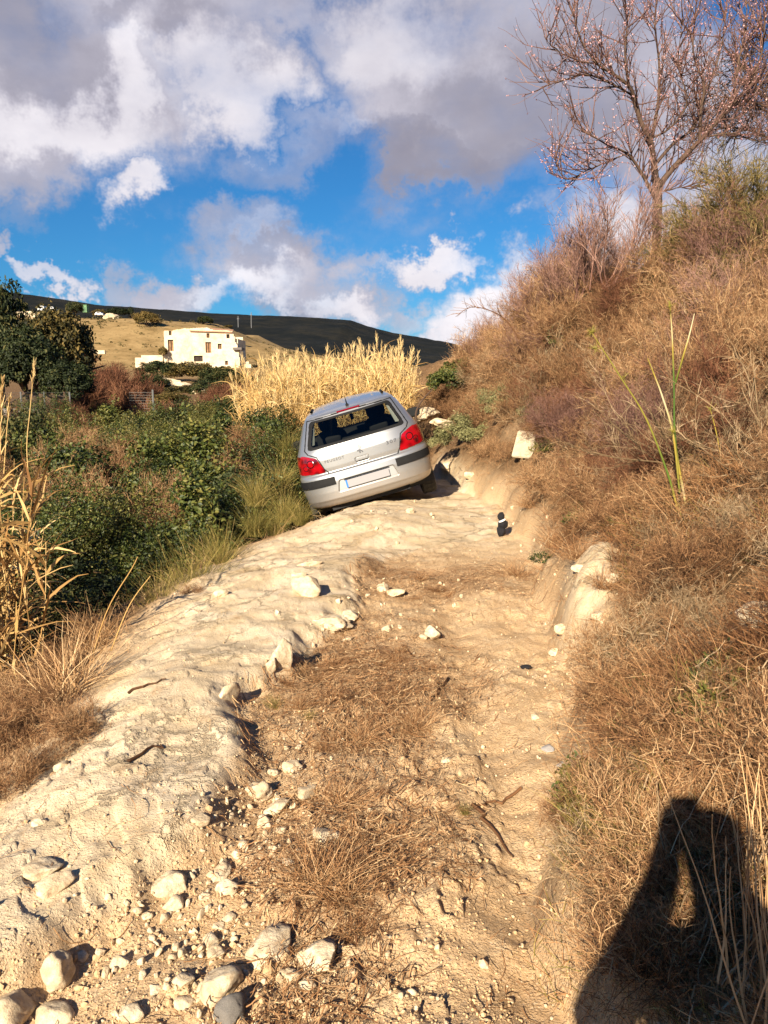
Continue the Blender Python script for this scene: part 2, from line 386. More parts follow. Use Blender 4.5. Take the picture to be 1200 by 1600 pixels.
def gn(scale, detail=6, rough=.6, dist=0.0, off=None):
    n = t.nodes.new('ShaderNodeTexNoise'); n.inputs['Scale'].default_value = scale; n.inputs['Detail'].default_value = detail
    n.inputs['Roughness'].default_value = rough; n.inputs['Distortion'].default_value = dist
    t.links.new(geo.outputs['Position'], n.inputs['Vector']); return n.outputs['Fac']
def gmix(fac, a, bcol):
    m = t.nodes.new('ShaderNodeMix'); m.data_type = 'RGBA'
    for s, v in ((0, fac), (6, a), (7, bcol)):
        if isinstance(v, tuple): m.inputs[s].default_value = (*v, 1)
        elif isinstance(v, (int, float)): m.inputs[s].default_value = v
        else: t.links.new(v, m.inputs[s])
    return m.outputs[2]
def gr(fac, stops):
    c = ramp(t, stops); t.links.new(fac, c.inputs[0]); return c.outputs[0]
def gmath(op, a, bb, clamp=False):
    m = t.nodes.new('ShaderNodeMath'); m.operation = op; m.use_clamp = clamp
    for i, v in enumerate((a, bb)):
        if isinstance(v, (int, float)): m.inputs[i].default_value = v
        else: t.links.new(v, m.inputs[i])
    return m.outputs[0]
dirt = gr(gn(3.5, 8, .65), [(.3, (.44, .285, .150)), (.5, (.56, .385, .220)), (.7, (.65, .485, .305))])
dirt = gmix(gr(gn(42, 4, .7), [(.46, (0, 0, 0)), (.66, (.8, .8, .8))]), dirt, (.46, .30, .165))
dirt = gmix(gr(gn(130, 3, .6), [(.58, (0, 0, 0)), (.66, (.6, .6, .6))]), dirt, (.62, .49, .35))
rockc = gr(gn(2.3, 8, .6, .6), [(.3, (.46, .34, .20)), (.5, (.585, .465, .315)), (.72, (.66, .555, .415))])
rockc = gmix(gr(gn(9, 6, .7, .8), [(.52, (0, 0, 0)), (.68, (.65, .65, .65))]), rockc, (.45, .30, .17))
strawc = gr(gn(60, 5, .8, 1.5), [(.3, (.12, .055, .022)), (.5, (.24, .125, .055)), (.7, (.38, .225, .115))])
vegc = gr(gn(18, 6, .8), [(.3, (.07, .038, .018)), (.55, (.17, .10, .05)), (.75, (.36, .24, .135))])  # brown soil under the plants, darkened to paint in shade between them
rm = gmath('ADD', attr('rock'), gmath('MULTIPLY', gmath('SUBTRACT', gn(14, 5, .7), .5), .7), True)
c_ = gmix(rm, dirt, rockc)
c_ = gmix(gmath('MULTIPLY', attr('straw'), gr(gn(25, 5, .8), [(.35, (.25, .25, .25)), (.6, (1, 1, 1))])), c_, strawc)
vm = gmath('ADD', attr('veg'), gmath('MULTIPLY', gmath('SUBTRACT', gn(7, 5, .75), .5), .8), True)
c_ = gmix(gmath('MULTIPLY', vm, gmath('GREATER_THAN', attr('veg'), .02)), c_, vegc)
goldc = gr(gn(.25, 9, .75), [(.3, (.13, .085, .035)), (.45, (.24, .16, .07)), (.6, (.33, .225, .105)), (.75, (.16, .12, .045))])
goldc = gmix(gr(gn(1.6, 3, .5), [(.62, (0, 0, 0)), (.68, (1, 1, 1))]), goldc, (.10, .085, .035))
c_ = gmix(attr('gold'), c_, goldc)
darkc = gr(gn(.035, 9, .78), [(.35, (.003, .005, .006)), (.5, (.009, .010, .009)), (.62, (.020, .018, .013)), (.75, (.006, .008, .006))])  # far ridge: cloud shadow put into the colour as near black
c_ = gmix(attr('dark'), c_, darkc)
t.links.new(c_, b.inputs['Base Color']); b.inputs['Roughness'].default_value = .95; b.inputs['Specular IOR Level'].default_value = .1
vor = t.nodes.new('ShaderNodeTexVoronoi'); vor.feature = 'DISTANCE_TO_EDGE'; vor.inputs['Scale'].default_value = 2.4
wv = t.nodes.new('ShaderNodeTexNoise'); wv.inputs['Scale'].default_value = 3.5; wv.inputs['Detail'].default_value = 7; wv.inputs['Roughness'].default_value = .7; t.links.new(geo.outputs['Position'], wv.inputs['Vector'])
va = t.nodes.new('ShaderNodeVectorMath'); va.operation = 'MULTIPLY_ADD'; t.links.new(wv.outputs['Color'], va.inputs[0]); va.inputs[1].default_value = (.55, .55, .55); t.links.new(geo.outputs['Position'], va.inputs[2]); t.links.new(va.outputs[0], vor.inputs['Vector'])
crk = gr(vor.outputs['Distance'], [(0.0, (0, 0, 0)), (.035, (1, 1, 1))]); crk = gmath('MAXIMUM', crk, gr(gn(1.7, 3, .5), [(.46, (0, 0, 0)), (.56, (1, 1, 1))]))
h4 = gmath('MULTIPLY', crk, .012)
h1 = gmath('MULTIPLY', gn(48, 8, .75), .007)
h2 = gmath('MULTIPLY', gr(gn(120, 3, .55), [(.5, (0, 0, 0)), (.7, (1, 1, 1))]), .005)
h3 = gmath('MULTIPLY', gn(12, 6, .65, .5), .011)
hh = gmath('MULTIPLY', gmath('ADD', gmath('ADD', h1, h2), h3), gmath('SUBTRACT', 1.0, gmath('MULTIPLY', rm, .5))); hh = gmath('ADD', hh, gmath('MULTIPLY', h4, rm))
bp = t.nodes.new('ShaderNodeBump'); bp.inputs['Strength'].default_value = 1.0; bp.inputs['Distance'].default_value = 1.0
t.links.new(hh, bp.inputs['Height']); t.links.new(bp.outputs[0], b.inputs['Normal'])
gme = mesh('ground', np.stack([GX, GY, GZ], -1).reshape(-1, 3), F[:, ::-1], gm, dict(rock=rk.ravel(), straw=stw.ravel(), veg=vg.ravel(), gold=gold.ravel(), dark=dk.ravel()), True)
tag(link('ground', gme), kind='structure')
# ------------------------------------------------ car
def lerpk(z, K):
    k = np.array(K, float); return np.interp(z, k[:, 0], k[:, 1])
def smk(K, n=5):
    """soften a polyline profile"""
    k = np.array(K, float); zz = np.linspace(k[0, 0], k[-1, 0], 400); v = np.interp(zz, k[:, 0], k[:, 1])
    for _ in range(n):
        v2 = v.copy(); v2[1:-1] = (v[:-2] + v[1:-1] * 2 + v[2:]) / 4; v = v2
    return lambda z: np.interp(z, zz, v)
K_W = smk([(.20, .70), (.29, .78), (.33, .825), (.38, .845), (.5, .862), (.62, .872), (.70, .868), (.74, .858), (.90, .85), (1.0, .825), (1.07, .79), (1.2, .735), (1.35, .665), (1.43, .61), (1.47, .565), (1.50, .47), (1.52, .33), (1.53, .02)], 12)
K_R = smk([(.20, .30), (.29, .16), (.31, .05), (.34, .028), (.385, .012), (.40, .0), (.5, .0), (.62, .008), (.70, .02), (.728, .035), (.74, .062), (.80, .060), (.92, .068), (1.03, .095), (1.07, .115), (1.38, .40), (1.42, .43), (1.44, .44), (1.455, .50), (1.48, .72), (1.50, 1.0), (1.52, 1.35), (1.53, 1.8)], 6)
K_F = smk([(.20, 4.05), (.3, 4.17), (.5, 4.2), (.66, 4.14), (.75, 3.98), (.84, 3.68), (.92, 3.30), (.98, 3.05), (1.08, 2.86), (1.3, 2.38), (1.42, 2.08), (1.47, 1.98), (1.50, 1.93), (1.52, 1.88), (1.53, 1.82)], 10)
ns, DR, DF = 3.3, .52, .75
def rear_y(x, z):
    w = K_W(z); s = np.clip(np.abs(x) / w, 0, 1)
    d = min(DR, 9) * np.minimum(1, (1.80 - K_R(z)) / .9)
    return K_R(z) + d * (1 - (1 - s ** ns) ** (1 / ns)) + .02 * s ** 2 * 0
def outline_s():
    a = np.linspace(0, .86, 120); ph = np.linspace(math.asin(.86 ** (ns / 2)), math.pi / 2, 60)[1:]
    return np.concatenate([a, np.sin(ph) ** (2 / ns)])
SS = outline_s()
def pt_seg(px, pz, poly):
    d = np.full(px.shape, 9.0)
    for (ax, az_), (bx, bz) in zip(poly[:-1], poly[1:]):
        vx, vz = bx - ax, bz - az_; tt = np.clip(((px - ax) * vx + (pz - az_) * vz) / (vx * vx + vz * vz + 1e-12), 0, 1)
        d = np.minimum(d, np.hypot(px - ax - tt * vx, pz - az_ - tt * vz))
    return d
def in_poly(px, pz, poly):
    c = np.zeros(px.shape, bool); n = len(poly)
    for i in range(n):
        (x1, y1), (x2, y2) = poly[i], poly[(i + 1) % n]
        c ^= ((y1 > pz) != (y2 > pz)) & (px < (x2 - x1) * (pz - y1) / ((y2 - y1) if y2 != y1 else 1e-9) + x1)
    return c
def round_poly(poly, r=.04, n=5):
    o = []; m = len(poly)
    for i in range(m):
        p0, p1, p2 = (np.array(poly[(i + k) % m], float) for k in (-1, 0, 1))
        a = p1 + (p0 - p1) / np.linalg.norm(p0 - p1) * r; b2 = p1 + (p2 - p1) / np.linalg.norm(p2 - p1) * r
        for t_ in np.linspace(0, 1, n): o.append(tuple((1 - t_) ** 2 * a + 2 * t_ * (1 - t_) * p1 + t_ ** 2 * b2))
    return o
LIGHT = round_poly([(.485, .755), (.565, .955), (.72, 1.015), (.90, 1.0), (.90, .80), (.80, .775)], .03)
WIN = round_poly([(-.655, 1.062), (.655, 1.062), (.545, 1.40), (-.545, 1.40)], .05)
GLS = round_poly([(-.60, 1.092), (.60, 1.092), (.505, 1.372), (-.505, 1.372)], .055)
PLREC = round_poly([(-.40, .475), (.40, .475), (.36, .625), (-.36, .625)], .025)
STRIP = round_poly([(.40, .585), (.40, .685), (.95, .685), (.95, .585)], .012)
GAP1 = [(0, .732), (.455, .732), (.50, .80), (.555, .965), (.66, 1.02), (.69, 1.07), (.575, 1.41), (.0, 1.425)]
zl = np.concatenate([np.linspace(.28, .72, 90)[:-1], np.linspace(.72, 1.44, 128)[:-1], np.linspace(1.44, 1.53, 26)])
# ring: rear half from x=0 out to the side, down the side, round the front, then mirrored
side_t = np.linspace(0, 1, 150)[1:-1]
phf = np.linspace(math.pi / 2, 0, 40); fs = np.sin(phf) ** (2 / 2.8)
half = []
Zg = zl[:, None]
w = K_W(zl)[:, None]; yr = K_R(zl)[:, None]; yf = K_F(zl)[:, None]
room = np.minimum(1, np.maximum(.02, (yf - yr) / 2.2))
dr = DR * np.minimum(1, (1.80 - K_R(zl)) / .9)[:, None]; dfr = DF * room
dfr = np.minimum(dfr, np.maximum(yf - (yr + dr), .001) * .8)
Xr = w * SS[None]; Yr = yr + dr * (1 - (1 - np.minimum(SS, 1)[None] ** ns) ** (1 / ns))
ys0 = yr + dr; ys1 = yf - dfr
Ys = ys0 + (ys1 - ys0) * side_t[None]; Xs = np.broadcast_to(w, Ys.shape)
Xf = w * fs[None]; Yf = yf - dfr * (1 - np.cos(phf)[None] ** (2 / 2.8))
X = np.concatenate([Xr, Xs, Xf], 1); Y = np.concatenate([Yr, Ys, Yf], 1); Z = np.broadcast_to(Zg, X.shape).copy()
seg = np.concatenate([np.zeros(Xr.shape[1]), np.ones(Xs.shape[1]), np.full(Xf.shape[1], 2)])
# a slight tumblehome on the sides and an edge crease in the bumper are in the profiles; recesses:
rear = (seg < .5)[None] & np.ones_like(X, bool)
def depth_rear(X, Z):
    d = np.zeros_like(X)
    inn = in_poly(X, Z, PLREC); d += .022 * inn
    d += .010 * (in_poly(X, Z, round_poly([(-.09, .775), (.09, .775), (.09, .835), (-.09, .835)], .02)))
    return d
Y = Y + np.where(rear, depth_rear(X, Z), 0)
Xa = np.concatenate([X, -X[:, -2:0:-1]], 1); Ya = np.concatenate([Y, Y[:, -2:0:-1]], 1); Za = np.concatenate([Z, Z[:, -2:0:-1]], 1)
sega = np.concatenate([seg, seg[-2:0:-1]])
nz, nn = Xa.shape; idc = np.arange(nz * nn).reshape(nz, nn); nxt = np.roll(idc, -1, 1)
Fq = np.stack([idc[:-1], nxt[:-1], nxt[1:], idc[1:]], -1)
def fmean(A_): B_ = np.roll(A_, -1, 1); return (A_[:-1] + B_[:-1] + A_[1:] + B_[1:]) / 4
cx, cy, cz = fmean(Xa), fmean(Ya), fmean(Za)
isrear = (fmean(np.broadcast_to((sega < .5)[None].astype(float), Xa.shape)) > .5); isfront = fmean(np.broadcast_to((sega > 1.5)[None].astype(float), Xa.shape)) > .5
isside = ~isrear & ~isfront
part = np.zeros(cx.shape, int)                       # 0 body
part[isrear & (cz < .732)] = 1                        # bumper
part[isside & (cz < .732) & (cy < .62)] = 1
win = isrear & in_poly(cx, cz, WIN); part[win] = 2    # black glass border
part[isrear & in_poly(cx, cz, GLS)] = 3               # rear glass
part[(isrear | (isside & (cy < .75))) & in_poly(np.abs(cx), cz, LIGHT) & (cy < .44)] = 4
part[(cy < .52) & in_poly(np.abs(cx), cz, STRIP)] = 5
part[isfront & (cz > 1.03) & (cz < 1.41) & (np.abs(cx) < K_W(cz) - .07)] = 6   # windscreen
sg = isside & (cz > 1.03) & (cz < 1.385)
y0 = .62 + (cz - 1.03) * .9; y1 = 2.72 - (cz - 1.03) * 1.9
part[sg & (cy > y0 + .0) & (cy < y1)] = 7
pil = sg & (cy > y0) & (cy < y1) & ((np.abs(cy - 1.62) < .05))
part[pil] = 8
for wy in (.80, 3.40):
    hole = (np.abs(cx) > .45) & (np.hypot(cy - wy, cz - .31) < .37) & ((cy > .3) | (cz > .3)); part[hole & ~isrear] = -1
Vall = np.stack([Xa, Ya, Za], -1).reshape(-1, 3)
def sub(mask_, off=0.0):
    f = Fq[mask_]; u, inv = np.unique(f.ravel(), return_inverse=True)
    V = Vall[u].copy()
    if off:
        cen = np.array([0, 2.0, .8]); nrm = V - cen; nrm[:, 2] *= .3; nrm /= np.linalg.norm(nrm, axis=1, keepdims=True)
        V += nrm * off
    return V, inv.reshape(-1, 4)
paint, t, b = nm('silver_paint')
b.inputs['Base Color'].default_value = (.40, .405, .415, 1); b.inputs['Metallic'].default_value = .72; b.inputs['Roughness'].default_value = .36
b.inputs['Coat Weight'].default_value = .6; b.inputs['Coat Roughness'].default_value = .06
tcn = t.nodes.new('ShaderNodeTexCoord')
n1 = t.nodes.new('ShaderNodeTexNoise'); n1.inputs['Scale'].default_value = 900; t.links.new(tcn.outputs['Object'], n1.inputs['Vector'])
n2 = t.nodes.new('ShaderNodeTexNoise'); n2.inputs['Scale'].default_value = 5; n2.inputs['Detail'].default_value = 8; n2.inputs['Roughness'].default_value = .75; t.links.new(tcn.outputs['Object'], n2.inputs['Vector'])
sx = t.nodes.new('ShaderNodeSeparateXYZ'); t.links.new(tcn.outputs['Object'], sx.inputs[0])
dz = t.nodes.new('ShaderNodeMapRange'); dz.inputs['From Min'].default_value = .62; dz.inputs['From Max'].default_value = .22; t.links.new(sx.outputs[2], dz.inputs['Value'])
dm = t.nodes.new('ShaderNodeMath'); dm.operation = 'MULTIPLY'; t.links.new(dz.outputs[0], dm.inputs[0]); t.links.new(n2.outputs['Fac'], dm.inputs[1])
dr2 = ramp(t, [(.06, (.04, .04, .04)), (.60, (.9, .9, .9))]); t.links.new(dm.outputs[0], dr2.inputs[0])
mxd = t.nodes.new('ShaderNodeMix'); mxd.data_type = 'RGBA'; t.links.new(dr2.outputs[0], mxd.inputs[0]); mxd.inputs[6].default_value = (.40, .405, .415, 1); mxd.inputs[7].default_value = (.32, .235, .15, 1)
t.links.new(mxd.outputs[2], b.inputs['Base Color'])
rr = t.nodes.new('ShaderNodeMath'); rr.operation = 'MULTIPLY_ADD'; t.links.new(dr2.outputs[0], rr.inputs[0]); rr.inputs[1].default_value = .4; rr.inputs[2].default_value = .34; t.links.new(rr.outputs[0], b.inputs['Roughness'])
blk = solid('black_plastic', (.010, .010, .011), .7, spec=.2, var=.2); rub = solid('rubber', (.02, .018, .016), .85, var=.5, vs=30)
dkgap = solid('dark_interior', (.012, .012, .014), .8)
def glass_mat(name, tint_, mixf=.08):
    m, t, b = nm(name)
    tr = t.nodes.new('ShaderNodeBsdfTransparent'); tr.inputs[0].default_value = (*tint_, 1)
    gl = t.nodes.new('ShaderNodeBsdfGlossy'); gl.inputs['Roughness'].default_value = .03
    lw = t.nodes.new('ShaderNodeLayerWeight'); lw.inputs[0].default_value = .5
    pw = t.nodes.new('ShaderNodeMath'); pw.operation = 'POWER'; t.links.new(lw.outputs['Facing'], pw.inputs[0]); pw.inputs[1].default_value = 4.5
    fr = t.nodes.new('ShaderNodeMath'); fr.operation = 'MULTIPLY_ADD'; t.links.new(pw.outputs[0], fr.inputs[0]); fr.inputs[1].default_value = .85; fr.inputs[2].default_value = .045
    ms = t.nodes.new('ShaderNodeMixShader'); t.links.new(fr.outputs[0], ms.inputs[0]); t.links.new(tr.outputs[0], ms.inputs[1]); t.links.new(gl.outputs[0], ms.inputs[2])
    t.links.new(ms.outputs[0], t.nodes['Material Output'].inputs[0]); return m
gls = glass_mat('car_glass', (.52, .55, .52)); glc = glass_mat('windscreen_glass', (.8, .85, .82))
car = tag(bpy.data.objects.new('car', None), 'silver hatchback tilted over the left edge of the dirt track', 'car'); col.objects.link(car)
def cpart(name, mask_, mats, parent=car, off=0.0, sm=True, midx=None):
    V, f = sub(mask_, off); me = mesh(name, V, f, None, {'var': np.full(len(V), .5)}, sm, mats=mats, midx=midx)
    return link(name, me, parent)
gapf = isrear & (pt_seg(np.abs(cx), cz, GAP1) < .0070)
body = cpart('body', part == 0, [paint, blk], midx=gapf[part == 0])
cpart('bumper', part == 1, [paint]); cpart('window_seal', part == 2, [blk]); cpart('rear_window', part == 3, [gls], off=-.004)
cpart('windscreen', part == 6, [glc])
for s_ in (-1, 1): cpart('door_pillar', (part == 8) & (np.sign(cx) == s_), [blk])
for s_ in (-1, 1): cpart('side_window', (part == 7) & (np.sign(cx) == s_), [gls], off=-.006)
# the shut line's shaded gap is black colour on flush body faces
lens, t, b = nm('red_lens')
tcn = t.nodes.new('ShaderNodeTexCoord'); vo = t.nodes.new('ShaderNodeTexVoronoi'); vo.inputs['Scale'].default_value = 9; t.links.new(tcn.outputs['Object'], vo.inputs['Vector'])
cr_ = ramp(t, [(.0, (.02, .001, .001)), (.2, (.07, .001, .003)), (.45, (.24, .002, .005)), (.8, (.33, .003, .008))]); t.links.new(vo.outputs['Distance'], cr_.inputs[0]); t.links.new(cr_.outputs[0], b.inputs['Base Color'])
b.inputs['Roughness'].default_value = .12; b.inputs['Coat Weight'].default_value = 1; b.inputs['Coat Roughness'].default_value = .03
chrome = solid('chrome_trim', (.13, .13, .14), .4, .7)
for s_ in (-1, 1):
    tl = cpart('tail_light', (part == 4) & (np.sign(cx) == s_), [lens], off=.006)
    # round lamp chambers seen in the lens
    for (lx, lz, lr) in ((.66, .90, .052), (.735, .855, .036)):
        mb = MB(); a_ = np.linspace(0, 2 * math.pi, 21)[:-1]
        V = []
        for k_, rr_ in enumerate((lr, lr * .8, lr * .75)):
            for q in a_:
                xx, zz = s_ * (lx + rr_ * math.cos(q)), lz + rr_ * math.sin(q); V.append((xx, float(rear_y(xx, zz)) - (.0085, .012, .0085)[k_], zz))
        V = np.array(V); i_ = np.arange(20); f = [np.stack([k_ * 20 + i_, k_ * 20 + (i_ + 1) % 20, (k_ + 1) * 20 + (i_ + 1) % 20, (k_ + 1) * 20 + i_], 1) for k_ in (0, 1)]
        mb.add(V, np.concatenate(f)); mb.build('lamp_ring', solid('dark_red', (.03, .001, .001), .25, coat=1), tl)
    cpart('bumper_strip', (part == 5) & (np.sign(cx) == s_), [blk], off=.010)
def onrear(x, z, off=0.0): return (x, float(rear_y(np.array(x), np.array(z))) - off, z)
def patch(name, x0, x1, z0, z1, mat, off, parent=car, nx=14, nzz=4, slant=0.0, thick=.004):
    xs = np.linspace(x0, x1, nx); zs = np.linspace(z0, z1, nzz); V = []
    for o_ in (off, off - thick):
        for zz in zs:
            for xx in xs: V.append(onrear(xx, zz, o_))
    i_ = np.arange(nx * nzz).reshape(nzz, nx); f = np.stack([i_[:-1, :-1], i_[:-1, 1:], i_[1:, 1:], i_[1:, :-1]], -1).reshape(-1, 4)
    ed = np.concatenate([i_[0], i_[1:, -1], i_[-1, -2::-1], i_[-2:0:-1, 0]]); e2 = np.roll(ed, -1); n0 = nx * nzz
    side = np.stack([ed, ed + n0, e2 + n0, e2], 1)
    me = mesh(name, np.array(V), np.concatenate([f, side]), mat); return link(name, me, parent)
# number plate: blanked, with its blue band
recess = cpart('plate_recess', isrear & in_poly(cx, cz, round_poly([(-.385, .482), (.385, .482), (.348, .618), (-.348, .618)], .02)), [solid('bright_recess', (.42, .43, .44), .35, .4)], off=.001)
pl = patch('number_plate', -.285, .285, .505, .60, solid('plate_white', (.27, .262, .28), .5), .012, nzz=3)
patch('blue_band', -.285, -.262, .505, .60, solid('plate_blue', (.03, .16, .55), .4), .0145, pl, nx=3, nzz=3)
patch('plate_frame', -.30, .30, .612, .622, blk, .004, nzz=2)
patch('boot_handle', -.075, .075, .792, .822, paint, .012, thick=.02)
patch('handle_gap', -.08, .08, .778, .790, blk, .0, nzz=2)
bl = patch('brake_light', -.155, .155, 1.425, 1.442, solid('brake_red', (.16, .003, .007), .2, coat=1), .010, nx=10, nzz=2, thick=.02)
# exhaust and underside
mb = MB(); mb.box((-.70, .45, .20), (.70, 3.9, .26)); mb.box((-.55, .16, .24), (.5, .5, .31)); mb.build('underbody', dkgap, car)
P = np.array([[[.45, 1.2, .25], [.47, .6, .26], [.47, .14, .25]]]); mb = MB(); mb.add(*tubes(P, np.full((1, 3), .026), 10)); mb.build('exhaust_pipe', solid('dark_steel', (.08, .07, .06), .5, .8), car, True)
# wheels
def wheel(x, y, s_):
    a_ = np.linspace(0, 2 * math.pi, 49)[:-1]; prof = [(.195, .085), (.205, .095), (.26, .10), (.295, .094), (.312, .08), (.316, .04), (.309, .035), (.316, .03), (.316, -.03), (.309, -.035), (.316, -.04), (.312, -.08), (.295, -.094), (.26, -.10), (.195, -.085)]
    V = []; n_ = 48
    for (r_, xx) in prof:
        for i_, q in enumerate(a_):
            rq = r_ - (.006 if (r_ > .312 and i_ % 2) else 0); V.append((xx, rq * math.cos(q), rq * math.sin(q)))
    f = []
    for k_ in range(len(prof) - 1):
        i_ = np.arange(n_); f.append(np.stack([k_ * n_ + i_, k_ * n_ + (i_ + 1) % n_, (k_ + 1) * n_ + (i_ + 1) % n_, (k_ + 1) * n_ + i_], 1))
    wh = bpy.data.objects.new('wheel', None); col.objects.link(wh); wh.parent = car; wh.location = (x, y, .316)
    link('tyre', mesh('tyre', np.array(V), np.concatenate(f), rub), wh)
    mb = MB(); V = []
    for (r_, xx) in ((.197, .085), (.188, .06), (.10, .035), (.001, .05)):
        for q in a_: V.append((s_ * xx, r_ * math.cos(q), r_ * math.sin(q)))
    f = []
    for k_ in range(3):
        i_ = np.arange(n_); f.append(np.stack([k_ * n_ + i_, k_ * n_ + (i_ + 1) % n_, (k_ + 1) * n_ + (i_ + 1) % n_, (k_ + 1) * n_ + i_], 1))
    mb.add(np.array(V), np.concatenate(f)); mb.build('rim', solid('rim_silver', (.35, .35, .36), .35, .9), wh, True)
    # arch liner
    q = np.linspace(-.25, math.pi + .25, 24); V = [(xx, y + .385 * math.cos(k_), .31 + .385 * math.sin(k_)) for xx in (s_ * .845, s_ * .45) for k_ in q]
    i_ = np.arange(23); f = np.stack([i_, i_ + 1, i_ + 25, i_ + 24], 1); link('arch_liner', mesh('arch_liner', np.array(V), f, dkgap), car)
for wy in (.80, 3.40):
    for s_ in (-1, 1): wheel(s_ * .762, wy, s_)
# mirrors
for s_ in (-1, 1):
    bm = bmesh.new(); bmesh.ops.create_uvsphere(bm, u_segments=20, v_segments=12, radius=1)
    for v in bm.verts:
        x_, y_, z_ = v.co; sg_ = lambda q: math.copysign(abs(q) ** .6, q)
        v.co = (sg_(x_) * .105, (sg_(y_) * .06) if y_ > 0 else sg_(y_) * .03, sg_(z_) * .075)
    me = bpy.data.meshes.new('mirror'); bm.to_mesh(me); bm.free(); me.materials.append(blk)
    for p_ in me.polygons: p_.use_smooth = True
    mo = link('mirror', me, car, (s_ * .935, 2.45, .985)); mb = MB(); mb.box((-.085, -.034, -.052), (.085, -.030, .052)); mb.build('mirror_glass', solid('mirror_silver', (.05, .055, .06), .15, .6), mo)
    mb = MB(); mb.box((-s_ * .20, -.01, -.06), (-s_ * .09, .02, -.03)) if s_ < 0 else mb.box((-.20, -.01, -.06), (-.09, .02, -.03)); mb.build('mirror_arm', blk, mo)
# roof: aerial and ditch trims
mb = MB(); P = np.array([[[0, .62, 1.475], [0, .61, 1.52], [0, .56, 1.60]]]); mb.add(*tubes(P, np.array([[.012, .008, .002]]), 6)); mb.box((-.02, .57, 1.462), (.02, .68, 1.488)); mb.build('aerial', blk, car)
for s_ in (-1, 1):
    P = []
    for yy in np.linspace(.95, 1.55, 9): P.append((s_ * .505, yy, 1.489 + .008 * math.sin((yy - .55) / 1.35 * math.pi)))
    mb = MB(); mb.add(*tubes(np.array([P]), np.full((1, 9), .017), 6)); mb.build('roof_trim', blk, car)
for s_ in (-1, 1):      # pale trim of the rear pillars, seen through the glass
    V = []
    for k_ in range(9):
        q = k_ / 8; zz = 1.11 + .25 * q; xo = .595 - .085 * q
        for dx_ in (0, .05 * (1 - .5 * q)): V.append((s_ * (xo - dx_), float(rear_y(np.array(xo), np.array(zz))) + .03 + dx_ * 1.2, zz))
    f = np.array([[2 * k_, 2 * k_ + 1, 2 * k_ + 3, 2 * k_ + 2] for k_ in range(8)])
    link('pillar_trim', mesh('pillar_trim', np.array(V), f, solid('pale_trim', (.5, .5, .48), .7)), car)
# inside
mb = MB(); mb.box((-.70, .35, .40), (.70, 3.1, .50)); mb.box((-.62, .45, .92), (.62, .85, .94)); mb.box((-.70, 2.75, .6), (.70, 3.0, 1.0))
mb.build('cabin_floor', dkgap, car)
grey = solid('seat_cloth', (.022, .022, .026), .9)
def rbox(name, c, s, parent, rx=0.0, mat=grey, p=.55):
    bm = bmesh.new(); bmesh.ops.create_uvsphere(bm, u_segments=20, v_segments=14, radius=1)
    for v in bm.verts:
        v.co = [math.copysign(abs(q) ** p, q) * k for q, k in zip(v.co, s)]
    me = bpy.data.meshes.new(name); bm.to_mesh(me); bm.free(); me.materials.append(mat)
    for q in me.polygons: q.use_smooth = True
    o = link(name, me, parent, c); o.rotation_euler = (rx, 0, 0); return o
for s_ in (-1, 1):
    st_ = rbox('front_seat', (s_ * .36, 1.75, .82), (.24, .09, .34), car, R(12)); rbox('headrest', (0, -.02, .44), (.14, .06, .11), st_)
rs = rbox('rear_seat', (0, .92, .80), (.62, .09, .26), car, R(16))
for s_ in (-1, 1): rbox('headrest', (s_ * .33, -.02, .29), (.13, .05, .055), rs)
rm_ = rbox('inside_mirror', (0, 2.28, 1.30), (.11, .02, .035), car); rbox('hanging_freshener', (0, 2.27, 1.20), (.028, .01, .05), rm_.parent)
# lettering and emblem on the tailgate
def text(s, x, z, size, mat, name, sx=1.0):
    c = bpy.data.curves.new(name, 'FONT'); c.body = s; c.size = size; c.extrude = .002; c.align_x = 'CENTER'; c.align_y = 'CENTER'; c.space_character = 1.25
    o = bpy.data.objects.new(name, c); col.objects.link(o); bpy.context.view_layer.update()
    me = bpy.data.meshes.new_from_object(o.evaluated_get(bpy.context.evaluated_depsgraph_get())); bpy.data.objects.remove(o)
    for v in me.vertices:
        px_, pz = x + v.co.x * sx, z + v.co.y; y_ = float(rear_y(np.array(px_), np.array(pz))) - .003 - v.co.z; v.co = (px_, y_, pz)
    me.materials.clear(); me.materials.append(mat); return link(name, me, body)
letm = solid('badge_metal', (.10, .10, .11), .5, .5)
text('PEUGEOT', -.345, .885, .046, letm, 'lettering', 1.1); text('307', .415, .905, .062, letm, 'lettering', 1.3)
LION = [(-.010, .055), (.006, .058), (.018, .050), (.020, .040), (.012, .034), (.020, .028), (.040, .036), (.046, .030), (.026, .016), (.044, .016), (.047, .008), (.022, .004),
        (.012, -.006), (.020, -.024), (.034, -.036), (.040, -.054), (.028, -.056), (.024, -.042), (.006, -.030), (.000, -.044), (.004, -.058), (-.012, -.058), (-.012, -.040), (-.016, -.022),
        (-.030, -.030), (-.044, -.020), (-.046, .006), (-.036, .022), (-.030, .018), (-.038, .002), (-.032, -.014), (-.018, -.006), (-.014, .014), (-.022, .030), (-.018, .046)]
bm = bmesh.new(); vs = [bm.verts.new(onrear(x_ * .92, .935 + z_ * .95, .004)) for x_, z_ in LION]; f_ = bm.faces.new(vs)
r_ = bmesh.ops.extrude_face_region(bm, geom=[f_]); [setattr(v.co, 'y', v.co.y - .005) for v in r_['geom'] if isinstance(v, bmesh.types.BMVert)]
bmesh.ops.triangulate(bm, faces=bm.faces[:]); me = bpy.data.meshes.new('emblem'); bm.to_mesh(me); bm.free(); me.materials.append(chrome); link('emblem', me, body)
